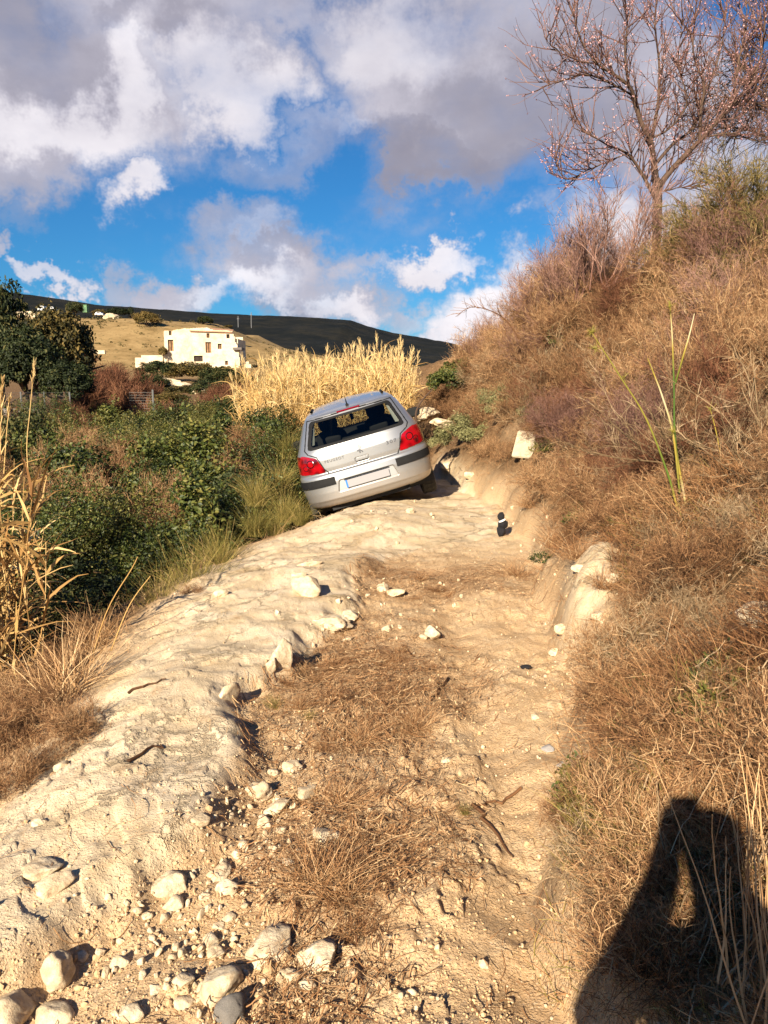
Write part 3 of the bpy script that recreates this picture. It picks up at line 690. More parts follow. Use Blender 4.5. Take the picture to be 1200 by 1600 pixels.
# place it: rolled onto its left side wheels, nose a little down and left
car.rotation_mode = 'YXZ'
CAR_ROLL, CAR_PITCH, CAR_YAW = R(-16.0), R(1.6), R(2.8)
Rc = Matrix.Rotation(CAR_YAW, 4, 'Z') @ Matrix.Rotation(CAR_PITCH, 4, 'X') @ Matrix.Rotation(CAR_ROLL, 4, 'Y')
pc = at(574.5, 746.5, 9.95)               # middle of the number plate
car.matrix_world = Matrix.Translation(pc) @ Rc @ Matrix.Translation((0, 0, -.553))
# ------------------------------------------------ plant materials
twig_brown = plant_mat('twig_brown', [(.026, .012, .006), (.125, .058, .026), (.30, .160, .074), (.52, .35, .19)], .85)
twig_pink = plant_mat('twig_pink', [(.07, .032, .026), (.19, .098, .075), (.34, .205, .16)], .8)
twig_rust = plant_mat('twig_rust', [(.05, .018, .010), (.14, .055, .028), (.25, .13, .07)], .85)
twig_grey = plant_mat('twig_grey', [(.09, .06, .03), (.25, .17, .095), (.44, .33, .21)], .8)
broom = plant_mat('olive_broom', [(.02, .018, .006), (.07, .058, .018), (.16, .12, .038), (.28, .19, .075)], .75, .1)
straw_m = plant_mat('straw', [(.16, .08, .032), (.33, .18, .08), (.50, .32, .165), (.66, .49, .29)], .75)
straw_dk = plant_mat('brown_straw', [(.055, .022, .010), (.17, .078, .032), (.34, .18, .08), (.58, .40, .22)], .8)
cane_dk = plant_mat('brown_cane', [(.12, .05, .015), (.28, .15, .05), (.45, .28, .10), (.60, .42, .20)], .7, .1)
cane_m = plant_mat('cane', [(.16, .08, .022), (.40, .23, .075), (.56, .37, .14), (.68, .51, .26)], .65, .12)
gold_m = plant_mat('golden_grass', [(.14, .085, .02), (.34, .23, .07), (.50, .36, .14)], .7, .1)
tuft_m = plant_mat('green_gold_grass', [(.05, .055, .012), (.15, .13, .03), (.32, .24, .07), (.52, .38, .16)], .7, .15)
leaf_m = plant_mat('bramble_leaf', [(.009, .014, .003), (.028, .044, .008), (.075, .092, .016), (.19, .17, .04)], .55, .15, spec=.4)
leaf_y = plant_mat('yellowing_leaf', [(.02, .022, .005), (.06, .065, .012), (.13, .12, .025), (.24, .19, .06)], .55, .15, spec=.4)
leaf_dk = plant_mat('dark_leaf', [(.006, .010, .003), (.014, .022, .006), (.035, .045, .012), (.10, .085, .025)], .65, .05)
leaf_pale = plant_mat('pale_leaf', [(.10, .10, .035), (.22, .21, .09), (.36, .34, .18)], .75, .1)
bark_m = plant_mat('bark', [(.045, .028, .020), (.11, .07, .05), (.19, .125, .085)], .9)
petal_m = plant_mat('petal', [(.42, .17, .18), (.62, .34, .34), (.8, .62, .62)], .6, .3)

def shrub_mesh(name, seed, mat, size=.6, n0=14, n1=9, n2=7, n3=2, r=.0022, up=.25, flat=.55, wob=.22, spread=.75, L=(1, .55, .33, .16), grav=0.0, v0=.0, vs=.16):
    g = np.random.default_rng(seed); mb = MB()
    B = g.normal(size=(n0, 3)) * .05 * size; B[:, 2] = -.03
    D = rnd_dirs(n0, g); D[:, 2] = np.abs(D[:, 2]) * flat + .25
    P = grow(B, D, size * L[0] * g.uniform(.6, 1, n0), 7, wob, grav, g)
    mb.add(*tubes(P, taper(n0, 7, r * 3.2, r * 1.3), 4), np.repeat(v0 + .25 + g.normal(size=n0) * .1, 28))
    lv = P
    for i, (n, ln, k, m) in enumerate(((n1, L[1], 6, 3), (n2, L[2], 5, 2), (n3, L[3], 4, 2))):
        if n == 0: break
        b_, d_, _ = spawn(lv, n, .2, 1, spread, up, g)
        N_ = len(b_); lv = grow(b_, d_, size * ln * g.uniform(.5, 1, N_), k, wob * 1.1, grav, g)
        rr = r * (1.5, 1.0, .75)[i]
        vv = np.clip(v0 + .45 + g.normal(size=N_) * vs * 1.4 + i * .05, 0, 1)
        rf = rnd_dirs(N_, g) if m == 2 else (0.13, 0.21, 1.0)
        mb.add(*tubes(lv, taper(N_, k, rr, rr * .4), m, rf), np.repeat(vv, k * m))
    return mesh(name, np.concatenate(mb.V), [np.concatenate(v) for v in mb.F.values()], mat, {'var': np.concatenate(mb.A)}, False)
def tuft_arr(g, n, L=.5, r=.002, spread=.5, bend=.12, base=.04, K=6, up=1.0):
    B = g.normal(size=(n, 3)) * base; B[:, 2] = -.02
    D = g.normal(size=(n, 3)) * spread; D[:, 2] = up
    P = grow(B, D, L * g.uniform(.45, 1, n), K, .05, -bend, g)
    V, F_ = tubes(P, taper(n, K, r, r * .25), 2, rnd_dirs(n, g))
    return V, F_, np.repeat(np.clip(.5 + g.normal(size=n) * .22, 0, 1), K * 2)
def tuft_mesh(name, seed, mat, n=260, **k):
    g = np.random.default_rng(seed); V, F_, v = tuft_arr(g, n, **k); return mesh(name, V, F_, mat, {'var': v})
def leaves_arr(g, C, size, out=None, asp=.55):
    """one folded leaf per centre"""
    n = len(C); nrm = rnd_dirs(n, g) * .9
    if out is not None: nrm = nrm + out
    nrm[:, 2] += .35; nrm /= np.linalg.norm(nrm, axis=1, keepdims=True)
    a = np.cross(nrm, rnd_dirs(n, g)); a /= np.linalg.norm(a, axis=1, keepdims=True) + 1e-9; b_ = np.cross(nrm, a)
    s = (size * g.uniform(.55, 1.2, n))[:, None]
    V = np.stack([C - a * s * .5, C + b_ * s * asp * .5 + nrm * s * .08, C + a * s * .5, C - b_ * s * asp * .5 + nrm * s * .08], 1)
    i = np.arange(n * 4).reshape(n, 4); F_ = np.concatenate([i[:, [0, 1, 2]], i[:, [0, 2, 3]]])
    return V.reshape(-1, 3), F_, np.repeat(np.clip(.5 + g.normal(size=n) * .2, 0, 1), 4)
def leafy_mesh(name, seed, mat, n=9000, size=.04, rad=(1, 1, .9), lumps=46, lump_r=.26, sprays=30, shell=.8, asp=.55, twigs=True, tmat=None):
    g = np.random.default_rng(seed)
    d = rnd_dirs(lumps, g); d[:, 2] = np.abs(d[:, 2]) * 1.15 - .25
    C = d * g.uniform(shell * .75, 1.0, lumps)[:, None]
    w = g.uniform(.4, 1, lumps); k = g.choice(lumps, n, p=w / w.sum())
    off = rnd_dirs(n, g) * (lump_r * g.uniform(.3, 1, n) ** .5 * w[k] * 1.2)[:, None]
    P = (C[k] + off); bright = g.normal(size=lumps) * .13
    outw = C[k] + off * 2.2; outw /= np.linalg.norm(outw, axis=1, keepdims=True) + 1e-9
    P = P * np.array(rad)
    V, F_, v = leaves_arr(g, P, size, outw * .8, asp)
    mb = MB(); mb.add(V, F_, np.clip(v + np.repeat(bright[k], 4), 0, 1))
    if sprays:
        s0 = C[g.choice(lumps, sprays)] * np.array(rad); dd = s0 / np.linalg.norm(s0, axis=1, keepdims=True) + g.normal(size=(sprays, 3)) * .4; dd[:, 2] += .5
        Pp = grow(s0, dd, .5 * np.array(rad).mean() * g.uniform(.4, 1, sprays), 9, .12, -.03, g)
        Q = np.repeat(Pp[:, 1:].reshape(-1, 3), 5, 0) + g.normal(size=(sprays * 40, 3)) * size * .8
        V, F_, v = leaves_arr(g, Q, size * .9, None, asp); mb.add(V, F_, np.clip(v + .12, 0, 1))
    return mesh(name, np.concatenate(mb.V), [np.concatenate(x) for x in mb.F.values()], mat, {'var': np.concatenate(mb.A)})
def put(name, me, loc, s=1.0, rz=None, tilt=0.0, label=None, cat=None, group=None, kind=None, sz=None):
    o = link(name, me, None, loc); o.rotation_euler = (random.uniform(-tilt, tilt), random.uniform(-tilt, tilt), random.uniform(0, 6.28) if rz is None else rz)
    o.scale = (s, s, s * (sz or 1)); return tag(o, label, cat, group, kind)

# ------------------------------------------------ stuff: dry grass, straw, gravel
def ground_pts(n, x0, x1, y0, y1, g, p=1.0):
    u = g.uniform(0, 1, n); y = (y0 ** -p + u * (y1 ** -p - y0 ** -p)) ** (-1 / p)
    return g.uniform(x0, x1, n), y
g = np.random.default_rng(101)
def slope_n(x, y):
    e_ = .06; dzx = (height(x + e_, y) - height(x - e_, y)) / (2 * e_); dzy = (height(x, y + e_) - height(x, y - e_)) / (2 * e_)
    n_ = np.stack([-dzx, -dzy, np.ones_like(dzx)], 1); return n_ / np.linalg.norm(n_, axis=1, keepdims=True)
def grass_patch(name, mat, x, y, L0, L1, r, lean, K=4, bend=.12, vshift=0.0, cl=7.0, kind='stuff', label='', cat='grass', dens=None, flat=1.0):
    pn = fbm(x, y, cl * .3, 4, 77) * 1.3; keep = (pn + g.uniform(-.42, .55, len(x))) > 0
    if dens is not None: keep &= g.uniform(0, 1, len(x)) < dens(x, y)
    x, y, pn = x[keep], y[keep], pn[keep]; n = len(x)
    B = np.stack([x, y, height(x, y) - .004], 1); nr_ = slope_n(x, y)
    lean_f = np.stack([fbm(x, y, .9, 2, 81), fbm(x, y, .9, 2, 82), np.zeros(n)], 1) * .6
    D = nr_ * .7 * flat + np.array([0, 0, .5 * flat]) + lean_f + g.normal(size=(n, 3)) * .8 + np.array(lean)
    sc_ = np.interp(y, [1, 4, 14, 25], [.85, 1, 1.35, 1.7])
    P = grow(B, D, (L0 + (L1 - L0) * g.uniform(0, 1, n) ** 2) * np.clip(1 + pn, .5, 1.6), K, .24, -bend, g)
    R_ = taper(n, K, r * sc_, r * .35 * sc_)
    V, F_ = tubes(P, R_, 2, rnd_dirs(n, g))
    v = np.clip(.5 + vshift + g.normal(size=n) * .19 + fbm(x, y, 1.3, 3, 91) * .35, 0, 1)
    me = mesh(name, V, F_, mat, {'var': np.repeat(v, K * 2)}); o = link(name, me); tag(o, label, cat, None, 'stuff'); return o
def bank_pts(n, y0, y1, r0, r1, g, p=1.0):
    _, y = ground_pts(n, 0, 1, y0, y1, g, p); return g.uniform(r0, r1, n) * y, y
x, y = bank_pts(250000, 1.0, 19, .03, .64, g, .62)
grass_patch('dry_grass', straw_dk, x, y, .04, .21, .0016, (-.25, -.1, 0), 4, .12, -.04, dens=lambda x, y: masks(x, y)[2] * (x > xr(y) - .05) * (masks(x, y)[3] < .5) * np.interp(x - xr(y), [0, .35], [.55, 1]),
            label='thin dry brown grass matting the bank right of the track')
x, y = bank_pts(42000, 1.0, 8, .15, .62, g, .8)
grass_patch('green_grass', tuft_m, x, y, .04, .17, .0016, (-.1, -.1, .2), 5, .08, -.12, dens=lambda x, y: masks(x, y)[2] * (x > xr(y) - .1) * (fbm(x, y, 1.6, 3, 123) > .12),
            label='olive green grass growing through the dry mat at the foot of the bank')
x, y = bank_pts(90000, 1.3, 14, -.75, .05, g, .7)
grass_patch('verge_grass', straw_m, x, y, .04, .22, .0016, (-.1, -.1, 0), 5, .12, 0, dens=lambda x, y: smooth(xl(y) - x, -.10, .45) * (x > xl(y) - 2.2),
            label='dry tan grass along the left edge of the track')
x, y = ground_pts(15000, -1.7, 1.9, 1.3, 13, g, .8)
grass_patch('sparse_grass', straw_m, x, y, .015, .06, .0012, (0, 0, 0), 4, .2, 0, dens=lambda x, y: (1 - masks(x, y)[2] * .5) * .16 * (fbm(x, y, 1.9, 3, 131) > .05),
            label='sparse short dry stalks on the bare earth of the track')
# loose straw lying on the ground
def litter(name, n, xs, ys, dens, L0, L1, r, mat, label, lift=.006, cat='straw', seed=5):
    g = np.random.default_rng(seed); x, y = ground_pts(n, *xs, *ys, g, .7); k = g.uniform(0, 1, n) < dens(x, y); x, y = x[k], y[k]; n = len(x)
    th = fbm(x, y, .8, 2, 7) * 3.5 + 1.0 + g.normal(size=n) * .75; Lh = L0 + (L1 - L0) * g.uniform(0, 1, n) ** 2.2; K = 6
    P = np.zeros((n, K, 3)); X_, Y_ = x.copy(), y.copy(); lf = g.uniform(0, 1, n) ** 2 * lift * 6 + lift * .4
    for i in range(K):
        P[:, i, 0], P[:, i, 1] = X_, Y_; P[:, i, 2] = height(X_, Y_) + lf + g.uniform(-.3, .6, n) * lift
        X_ = X_ + np.cos(th) * Lh / K; Y_ = Y_ + np.sin(th) * Lh / K; th = th + g.normal(size=n) * .28
    V, F_ = tubes(P, taper(n, K, r, r * .5) * g.uniform(.6, 1.4, n)[:, None], 2, rnd_dirs(n, g) * .5 + np.array([0, 0, 1]))
    me = mesh(name, V, F_, mat, {'var': np.repeat(np.clip(.5 + g.normal(size=n) * .24, 0, 1), K * 2)}); return tag(link(name, me), label, cat, None, 'stuff')
litter('loose_straw', 170000, (-1.5, 2.0), (1.4, 8.2), lambda x, y: masks(x, y)[1] ** .8, .03, .17, .0015, straw_dk, 'loose brown straw strewn over the middle of the track')
litter('scattered_straw', 9000, (-1.6, 2.0), (1.3, 11), lambda x, y: .10 + .25 * (fbm(x, y, 1.2, 3, 66) > .15), .02, .16, .0012, straw_dk, 'scattered bits of dry stalk on the pale earth', seed=6)
litter('dead_stalks', 17000, (.5, 6.5), (1.2, 16), lambda x, y: masks(x, y)[2] * (x > xr(y)) * (masks(x, y)[3] < .4), .08, .36, .0015, twig_grey, 'long bleached dead stalks lying over the bank', lift=.035, seed=8)
# ------------------------------------------------ stones
stone_m, t, b = nm('pale_stone')
tcn = t.nodes.new('ShaderNodeNewGeometry')
def sn_(s, d=6, r=.65):
    n = t.nodes.new('ShaderNodeTexNoise'); n.inputs['Scale'].default_value = s; n.inputs['Detail'].default_value = d; n.inputs['Roughness'].default_value = r; t.links.new(tcn.outputs['Position'], n.inputs['Vector']); return n.outputs['Fac']
cr1 = ramp(t, [(.3, (.47, .35, .22)), (.5, (.63, .51, .35)), (.7, (.74, .64, .48))]); t.links.new(sn_(13), cr1.inputs[0])
cr2 = ramp(t, [(.46, (0, 0, 0)), (.64, (.8, .8, .8))]); t.links.new(sn_(30, 8, .75), cr2.inputs[0])
oi = t.nodes.new('ShaderNodeObjectInfo'); cr3 = ramp(t, [(0, (.46, .31, .19)), (.6, (.40, .29, .18)), (1, (.33, .25, .17))]); t.links.new(oi.outputs['Random'], cr3.inputs[0])
mxx = t.nodes.new('ShaderNodeMix'); mxx.data_type = 'RGBA'; t.links.new(cr2.outputs[0], mxx.inputs[0]); t.links.new(cr1.outputs[0], mxx.inputs[6]); t.links.new(cr3.outputs[0], mxx.inputs[7])
t.links.new(mxx.outputs[2], b.inputs['Base Color']); b.inputs['Roughness'].default_value = .92; b.inputs['Specular IOR Level'].default_value = .15
bp = t.nodes.new('ShaderNodeBump'); bp.inputs['Distance'].default_value = .006; t.links.new(sn_(90, 7, .7), bp.inputs['Height']); t.links.new(bp.outputs[0], b.inputs['Normal'])
stone_grey = solid('grey_stone', (.21, .19, .17), .9, var=.35, vs=25, bump=.6)
def ico(sub_):
    bm = bmesh.new(); bmesh.ops.create_icosphere(bm, subdivisions=sub_, radius=1); bm.verts.ensure_lookup_table()
    V = np.array([v.co[:] for v in bm.verts]); F_ = np.array([[v.index for v in f.verts] for f in bm.faces]); bm.free(); return V, F_
ICO = {3: ico(3), 4: ico(4), 5: ico(5)}
def stone_mesh(seed, s=(1, 1, .7), sub_=4, planes=9, rough=.05, mat=None):
    g = np.random.default_rng(seed); V, F_ = ICO[sub_]; nd = rnd_dirs(planes, g); planes = planes + 4; nd = rnd_dirs(planes, g); ds = g.uniform(.52, .86, planes)
    dots = V @ nd.T; rr = ds[None] / np.maximum(dots, .05); rr = np.concatenate([rr, np.full((len(V), 1), 1.0)], 1)
    r_ = -np.log(np.exp(-rr * 42).sum(1)) / 42
    r_ = r_ * (1 + rough * fbm(V[:, 0], V[:, 1], 2.2, 4, seed % 97, V[:, 2]) * 2 + rough * .45 * fbm(V[:, 0], V[:, 1], 8, 3, seed % 89, V[:, 2]))
    return mesh('stone', V * r_[:, None] * np.array(s), F_, mat or stone_m, None, True)
def stone(px, py, rpx, label, s=(1, .9, .65), seed=None, sink=.25, rz=None, name='stone', mat=None, sub_=4, planes=9, rough=.05, group=None, tilt=.25, cat='stone'):
    p = hit(px, py); k = rpx * p.length / FPX * 1.3
    o = link(name, stone_mesh(seed or int(px * 7 + py), s, sub_, planes + 3, rough * 1.25, mat)); o.scale = (k, k, k)
    o.location = (p.x, p.y, p.z + k * s[2] * (.62 - 1.6 * sink)); o.rotation_euler = (random.uniform(-tilt, tilt), random.uniform(-tilt, tilt), random.uniform(0, 6.28) if rz is None else rz)
    return tag(o, label, cat, group)
ST = [ # px, py, r, label, kwargs
 (20, 1592, 38, 'large pale stone cut off by the bottom left corner', dict(s=(1, .9, .8))),
 (92, 1532, 27, 'chunky pale stone with a long dark shadow near the bottom left corner', dict(s=(.8, .9, .95), sink=.12)),
 (82, 1592, 27, 'flat topped pale stone right of the bottom left corner stone', dict()),
 (187, 1510, 15, 'small white stone alone on bare earth near the bottom left', dict(s=(.9, .8, .9), sink=.1)),
 (340, 1552, 36, 'big rounded yellowish stone at the bottom of the rubble', dict(s=(1, .85, .8))),
 (205, 1586, 23, 'low pale stone with a dark shadow at the bottom edge', dict()),
 (427, 1480, 42, 'large smooth pale slab lying in the straw', dict(s=(.8, 1.2, .5), sink=.28, sub_=5)),
 (498, 1502, 38, 'large cracked pale rock just right of the smooth slab', dict(s=(1, .9, .6), sub_=5)),
 (286, 1535, 19, 'rounded pale stone left of the big yellowish stone', dict()),
 (268, 1385, 31, 'domed pale rock sunk at the edge of the pale ledge', dict(sink=.22, sub_=5)),
 (270, 1418, 18, 'white wedge stone pointing down below the domed rock', dict(s=(.8, .8, .7), planes=5)),
 (343, 1368, 23, 'flat white stone at the top of the small ring of stones', dict(s=(1.1, .7, .5))),
 (356, 1392, 21, 'pinkish squared stone under the flat white stone', dict(s=(.9, .9, .8))),
 (321, 1402, 11, 'small white stone left of the pinkish squared stone', dict()),
 (328, 1474, 18, 'pale stone lying above its twin in the lower rubble', dict(s=(1.1, .8, .6))),
 (337, 1491, 15, 'small pale stone tucked under a larger one in the lower rubble', dict()),
 (358, 1437, 10, 'small bright white stone above the lower rubble', dict(sink=.1)),
 (343, 1449, 10, 'small round beige stone above the lower rubble', dict()),
 (314, 1285, 19, 'smooth pale stone on the ledge left of the clods', dict(s=(1, .8, .6))),
 (433, 1268, 17, 'bright white stone in front of the dark hollow of the clod pile', dict(s=(1.1, .8, .7), sink=.1)),
 (478, 1246, 19, 'pale angular stone right of the clod pile', dict(sink=.1)),
 (413, 1288, 15, 'small pale stone below the bright white stone', dict()),
 (403, 1246, 25, 'brown crumbly clod of earth beside the dark hollow', dict(rough=.12, name='earth_clod', cat='clod')),
 (429, 1210, 11, 'small round pale stone on top of the clod pile', dict()),
 (455, 1203, 18, 'grey brown lumpy stone above the dark hollow', dict(rough=.09)),
 (508, 1310, 22, 'half buried pale stone in the straw below the clods', dict(sink=.32)),
 (362, 1592, 30, 'dark grey split rock at the bottom edge', dict(mat=stone_grey, planes=6, s=(.9, .8, .9))),
 (288, 1567, 16, 'flat pale stone left of the dark grey split rock', dict()),
 (243, 1549, 14, 'flat greyish stone left of the rounded pale stone', dict(s=(1.1, .8, .4))),
 (478, 928, 27, 'pale boulder standing on the smooth ledge', dict(s=(1, .85, .75), sink=.14)),
 (440, 1043, 24, 'upright pale flake of rock casting a sharp shadow', dict(s=(.75, .4, 1.05), planes=6, sink=.08, rz=.5, tilt=.1)),
 (423, 1050, 15, 'thin brown edge of rock left of the upright flake', dict(s=(.5, .5, .9), planes=5, sink=.1)),
 (675, 996, 14, 'angular pale stone beside the broken straw', dict(s=(1, .8, .75), planes=6, sink=.08)),
 (662, 997, 7, 'little white stone touching the angular stone', dict()),
 (598, 922, 10, 'small white stone at the top of the straw', dict(sink=.1)),
 (614, 930, 15, 'flat white stone at the top of the straw', dict(s=(1.2, .8, .4))),
 (487, 882, 15, 'flat pale flake lying above the boulder', dict(s=(1.3, .6, .35))),
 (465, 900, 11, 'small pale flake between the boulder and the upper flake', dict(s=(1.3, .6, .35))),
 (520, 978, 32, 'broken outcrop of pale rock at the straw edge', dict(s=(1, 1, .4), sub_=5, rough=.1, name='rock_outcrop', cat='rock')),
 (548, 968, 16, 'rough lump at the right end of the broken outcrop', dict(rough=.1)),
 (356, 1090, 21, 'brown tilted slab broken off the ledge', dict(s=(1, .5, .8), planes=5, rz=1.0)),
 (545, 1000, 9, 'small stone below the broken outcrop', dict()),
 (605, 985, 9, 'small buried stone in the straw left of the angular stone', dict()),
 (1185, 985, 34, 'grey stone block in the dry grass at the right edge', dict(s=(1, .8, .7), sink=.18, planes=6)),
 (857, 1170, 12, 'smooth bluish grey stone sunk in the track', dict(s=(.8, 1.1, .3), mat=solid('blue_grey_stone', (.30, .28, .27), .9), sink=.3)),
 (878, 1195, 11, 'second, fainter grey stone by the foot of the bank', dict(s=(.8, 1.1, .3), mat=solid('blue_grey_stone', (.33, .30, .27), .9), sink=.32)),
 (835, 1122, 8, 'small pinkish stone above the bluish grey stone', dict(sink=.3)),
 (697, 1190, 9, 'small round stone alone on the soft earth', dict(sink=.25)),
 (140, 1445, 1, '', None),
 (62, 1362, 34, 'low hump of pale rock on the left of the ledge', dict(s=(1.1, .8, .45), sink=.33, rough=.1)),
 (85, 1385, 24, 'rounded knob on the low hump of pale rock', dict(sink=.32)),
 (430, 1355, 9, 'small white stone right of the ring of stones', dict()),
 (440, 1300, 9, 'small white stone below the clod pile', dict()),
 (470, 1332, 8, 'small white stone among the straw stems', dict()),
 (383, 1325, 11, 'small white stone between the ring and the clods', dict()),
 (370, 1337, 9, 'small pale stone left of the straw edge', dict()),
 (428, 1327, 9, 'small cream stone at the straw edge', dict()),
 (448, 1348, 13, 'flat white flake beside the straw tuft', dict(s=(1.2, .7, .35))),
 (232, 1434, 9, 'small white stone left of the wedge stone', dict()),
 (127, 1497, 12, 'small pale stone above the lone white stone', dict()),
 (480, 1540, 14, 'brown stone below the cracked rock', dict()),
 (450, 1525, 16, 'crumbly clod between slab and bottom edge', dict(rough=.12, name='earth_clod', cat='clod')),
 (935, 965, 13, 'pale stone on the eroded cut of the bank', dict()),
 (492, 1545, 1, '', None)]
for px, py, r_, lab, kw in ST:
    if kw is not None: stone(px, py, r_, lab, **kw)
# small stones nobody could tell apart, in the rubble
sp = [stone_mesh(900 + i, (1, .85, .7), 3, 7, .06) for i in range(8)]
def small_stones(n, cx_, cy_, sx_, sy_, r0, r1, label, group, seed):
    g = np.random.default_rng(seed)
    for i in range(n):
        px, py = g.normal(cx_, sx_), g.normal(cy_, sy_)
        if not (-5 < px < 1205 and 700 < py < 1598): continue
        p = hit(px, py); k = g.uniform(r0, r1) ** 1.0
        o = link('small_stone', sp[g.integers(8)], None, (p.x, p.y, p.z + k * .3)); o.scale = (k, k * g.uniform(.7, 1.1), k * g.uniform(.6, 1)); o.rotation_euler = tuple(g.uniform(-3, 3, 3)); tag(o, label, 'stone', group)
small_stones(75, 300, 1480, 75, 70, .008, .022, 'small pale stone in the rubble at the bottom left of the track', 'small stones of the lower rubble', 1)
small_stones(45, 425, 1270, 45, 50, .008, .020, 'small pale stone around the clod pile in the middle of the track', 'small stones around the clods', 2)
small_stones(26, 500, 1560, 90, 30, .008, .022, 'small pale stone along the bottom edge below the cracked rock', 'small stones along the bottom edge', 3)
small_stones(32, 600, 950, 110, 50, .010, .028, 'small pale stone around the upper straw', 'small stones around the upper straw', 4)
small_stones(26, 720, 800, 90, 35, .012, .035, 'small pale stone on the bright earth behind the car', 'small stones behind the car', 6)
# gravel
V0, F0 = ICO[3]; bm = bmesh.new(); bmesh.ops.create_icosphere(bm, subdivisions=1, radius=1); bm.verts.ensure_lookup_table(); GV = np.array([v.co[:] for v in bm.verts]); GF = np.array([[v.index for v in f.verts] for f in bm.faces]); bm.free()
crumb_m = solid('earth_crumbs', (.50, .34, .19), .95, var=.35, vs=14)
def gravel(n, seed, mu, mat, name, label, dens):
  g = np.random.default_rng(seed); x, y = ground_pts(n, -1.6, 1.6, 1.2, 10, g, .9)
  kk = g.uniform(0, 1, n) < dens(x, y); x, y = x[kk], y[kk]; n = len(x)
  s_ = np.minimum(g.lognormal(mu, .5, n), .014); Vg = GV[None] * s_[:, None, None] * g.uniform(.5, 1.25, (n, 1, 3)) * g.uniform(.75, 1.15, (n, len(GV), 1)) + np.stack([x, y, height(x, y) + s_ * .25], 1)[:, None]
  Fg = GF[None] + (np.arange(n) * len(GV))[:, None, None]
  tag(link(name, mesh(name, Vg.reshape(-1, 3), Fg.reshape(-1, 3), mat)), label, 'gravel', None, 'stuff')
rubble = lambda x, y: np.exp(-(((x + .55) / .35) ** 2 + ((y - 2.2) / .8) ** 2)) + .5 * np.exp(-(((x + .4) / .3) ** 2 + ((y - 3.0) / .5) ** 2))
gravel(9000, 55, -5.5, stone_m, 'gravel', 'fine pale gravel over the track', lambda x, y: (.2 + .8 * rubble(x, y) + .3 * (fbm(x, y, 2, 3, 141) > .1)) * (1 - masks(x, y)[0] * .68))
gravel(34000, 56, -5.75, crumb_m, 'earth_crumbs', 'brown crumbs of dry earth over the soft track', lambda x, y: (.12 + .5 * rubble(x, y) + .8 * (fbm(x, y, 1.7, 4, 143) > .02)) * (1 - masks(x, y)[0] * .85) * (1 - masks(x, y)[2] * .7))

# ------------------------------------------------ shrubs on the bank
SB = [shrub_mesh('dry_shrub', 200 + i, twig_brown, .6, n0=18, n1=11, n2=9, n3=3, wob=(.22, .3, .18, .26)[i % 4], flat=(.5, .8, .4, .6)[i % 4]) for i in range(6)]
SG = [shrub_mesh('grey_shrub', 230 + i, twig_grey, .6, n0=13, n1=8, n2=6, n3=2, wob=.3) for i in range(2)]
SO = [shrub_mesh('broom_bush', 240 + i, broom, .8, n0=20, n1=12, n2=10, n3=6, wob=.2, spread=.7, up=.35, flat=.9, r=.0024, L=(1, .45, .22, .09)) for i in range(3)]
g = np.random.default_rng(300)
lab_b = 'dry brown twiggy shrub, one of the many matting the bank'
for i in range(230):
    y = float((3.2 ** -.35 + g.uniform() * (21 ** -.35 - 3.2 ** -.35)) ** (-1 / .35)); tr = g.uniform(.35, 5.2); x = float(xr(y)) + tr
    if y < 6 and tr < .9 + (6 - y) * .25: continue
    if x / y > .62 or masks(np.array(x), np.array(y))[3] > .1: continue
    me = SB[g.integers(6)] if g.uniform() < .82 else SG[g.integers(2)]
    s = g.uniform(.5, 1.05) * np.interp(y, [3, 8, 20], [.55, 1.0, 1.4]) * np.interp(tr, [.3, 1.5], [.7, 1.1])
    put(me.name.split('.')[0], me, (x, y, zat(x, y) - .05), float(s), tilt=.25, label=lab_b if me in SB else 'bleached grey twiggy shrub among the brown ones on the bank', cat='shrub', group='dry shrubs on the bank')
# olive bushes on top of the bank, right edge
for (px, py, d_, s, lab) in [(1180, 330, 8.5, 1.5, 'olive green broom bush at the top right of the bank'), (1120, 360, 9.0, 1.15, 'olive broom bush just right of the blossoming tree'), (1190, 440, 7.5, 1.2, 'lower olive broom bush at the right edge'),
                             (1085, 430, 9.5, 1.0, 'small olive broom bush below the blossoming tree'), (1150, 250, 11, 1.0, 'tall thin olive bush behind the broom bushes')]:
    x = (px - 600) / FPX * d_; put('broom_bush', SO[int(px) % 3], (x, d_, zat(x, d_) - .1), s, tilt=.15, label=lab, cat='bush')
# tall tangled shrubs that carry the skyline
ST_ = [shrub_mesh('tall_shrub', 260 + i, (twig_brown, twig_brown, twig_pink, twig_brown)[i], 1.25, n0=20, n1=13, n2=9, n3=4, r=.0026, wob=.2, flat=1.0, up=.4, spread=.65, L=(1, .5, .28, .14)) for i in range(4)]
g = np.random.default_rng(330)
for i, (px, d_, s) in enumerate([(790, 17, .6), (815, 16, .75), (840, 15, .85), (865, 14, .95), (890, 13.5, 1.0), (910, 13, .95), (935, 12.5, .8), (960, 12, .5), (1000, 11.5, .35), (1045, 11, .4), (850, 12.5, .8), (900, 11.5, .8), (950, 10.5, .5), (820, 13, .75), (880, 16, 1.2), (1060, 10, .45), (1090, 9.2, .7),
     (1130, 8.5, .8), (1170, 7.6, .75), (1000, 9.5, .45), (1060, 8.6, .55), (1110, 7.6, .7), (1160, 6.8, .65), (930, 9.6, .65), (980, 8.4, .6), (1040, 7.2, .6), (1100, 6.4, .55), (1150, 5.8, .55), (1190, 6.2, .6), (870, 10.2, .6), (900, 8.8, .5), (830, 11.2, .6), (1195, 5.2, .5), (960, 7.4, .5), (1010, 6.4, .5)]):
    x = (px - 600) / FPX * d_; put('tall_shrub', ST_[i % 4], (x, d_, zat(x, d_) - .08), s, tilt=.3, label='tall tangled bare brown shrub high on the bank', cat='shrub', group='tall tangled shrubs on the bank', sz=g.uniform(.85, 1.1))
g = np.random.default_rng(340)
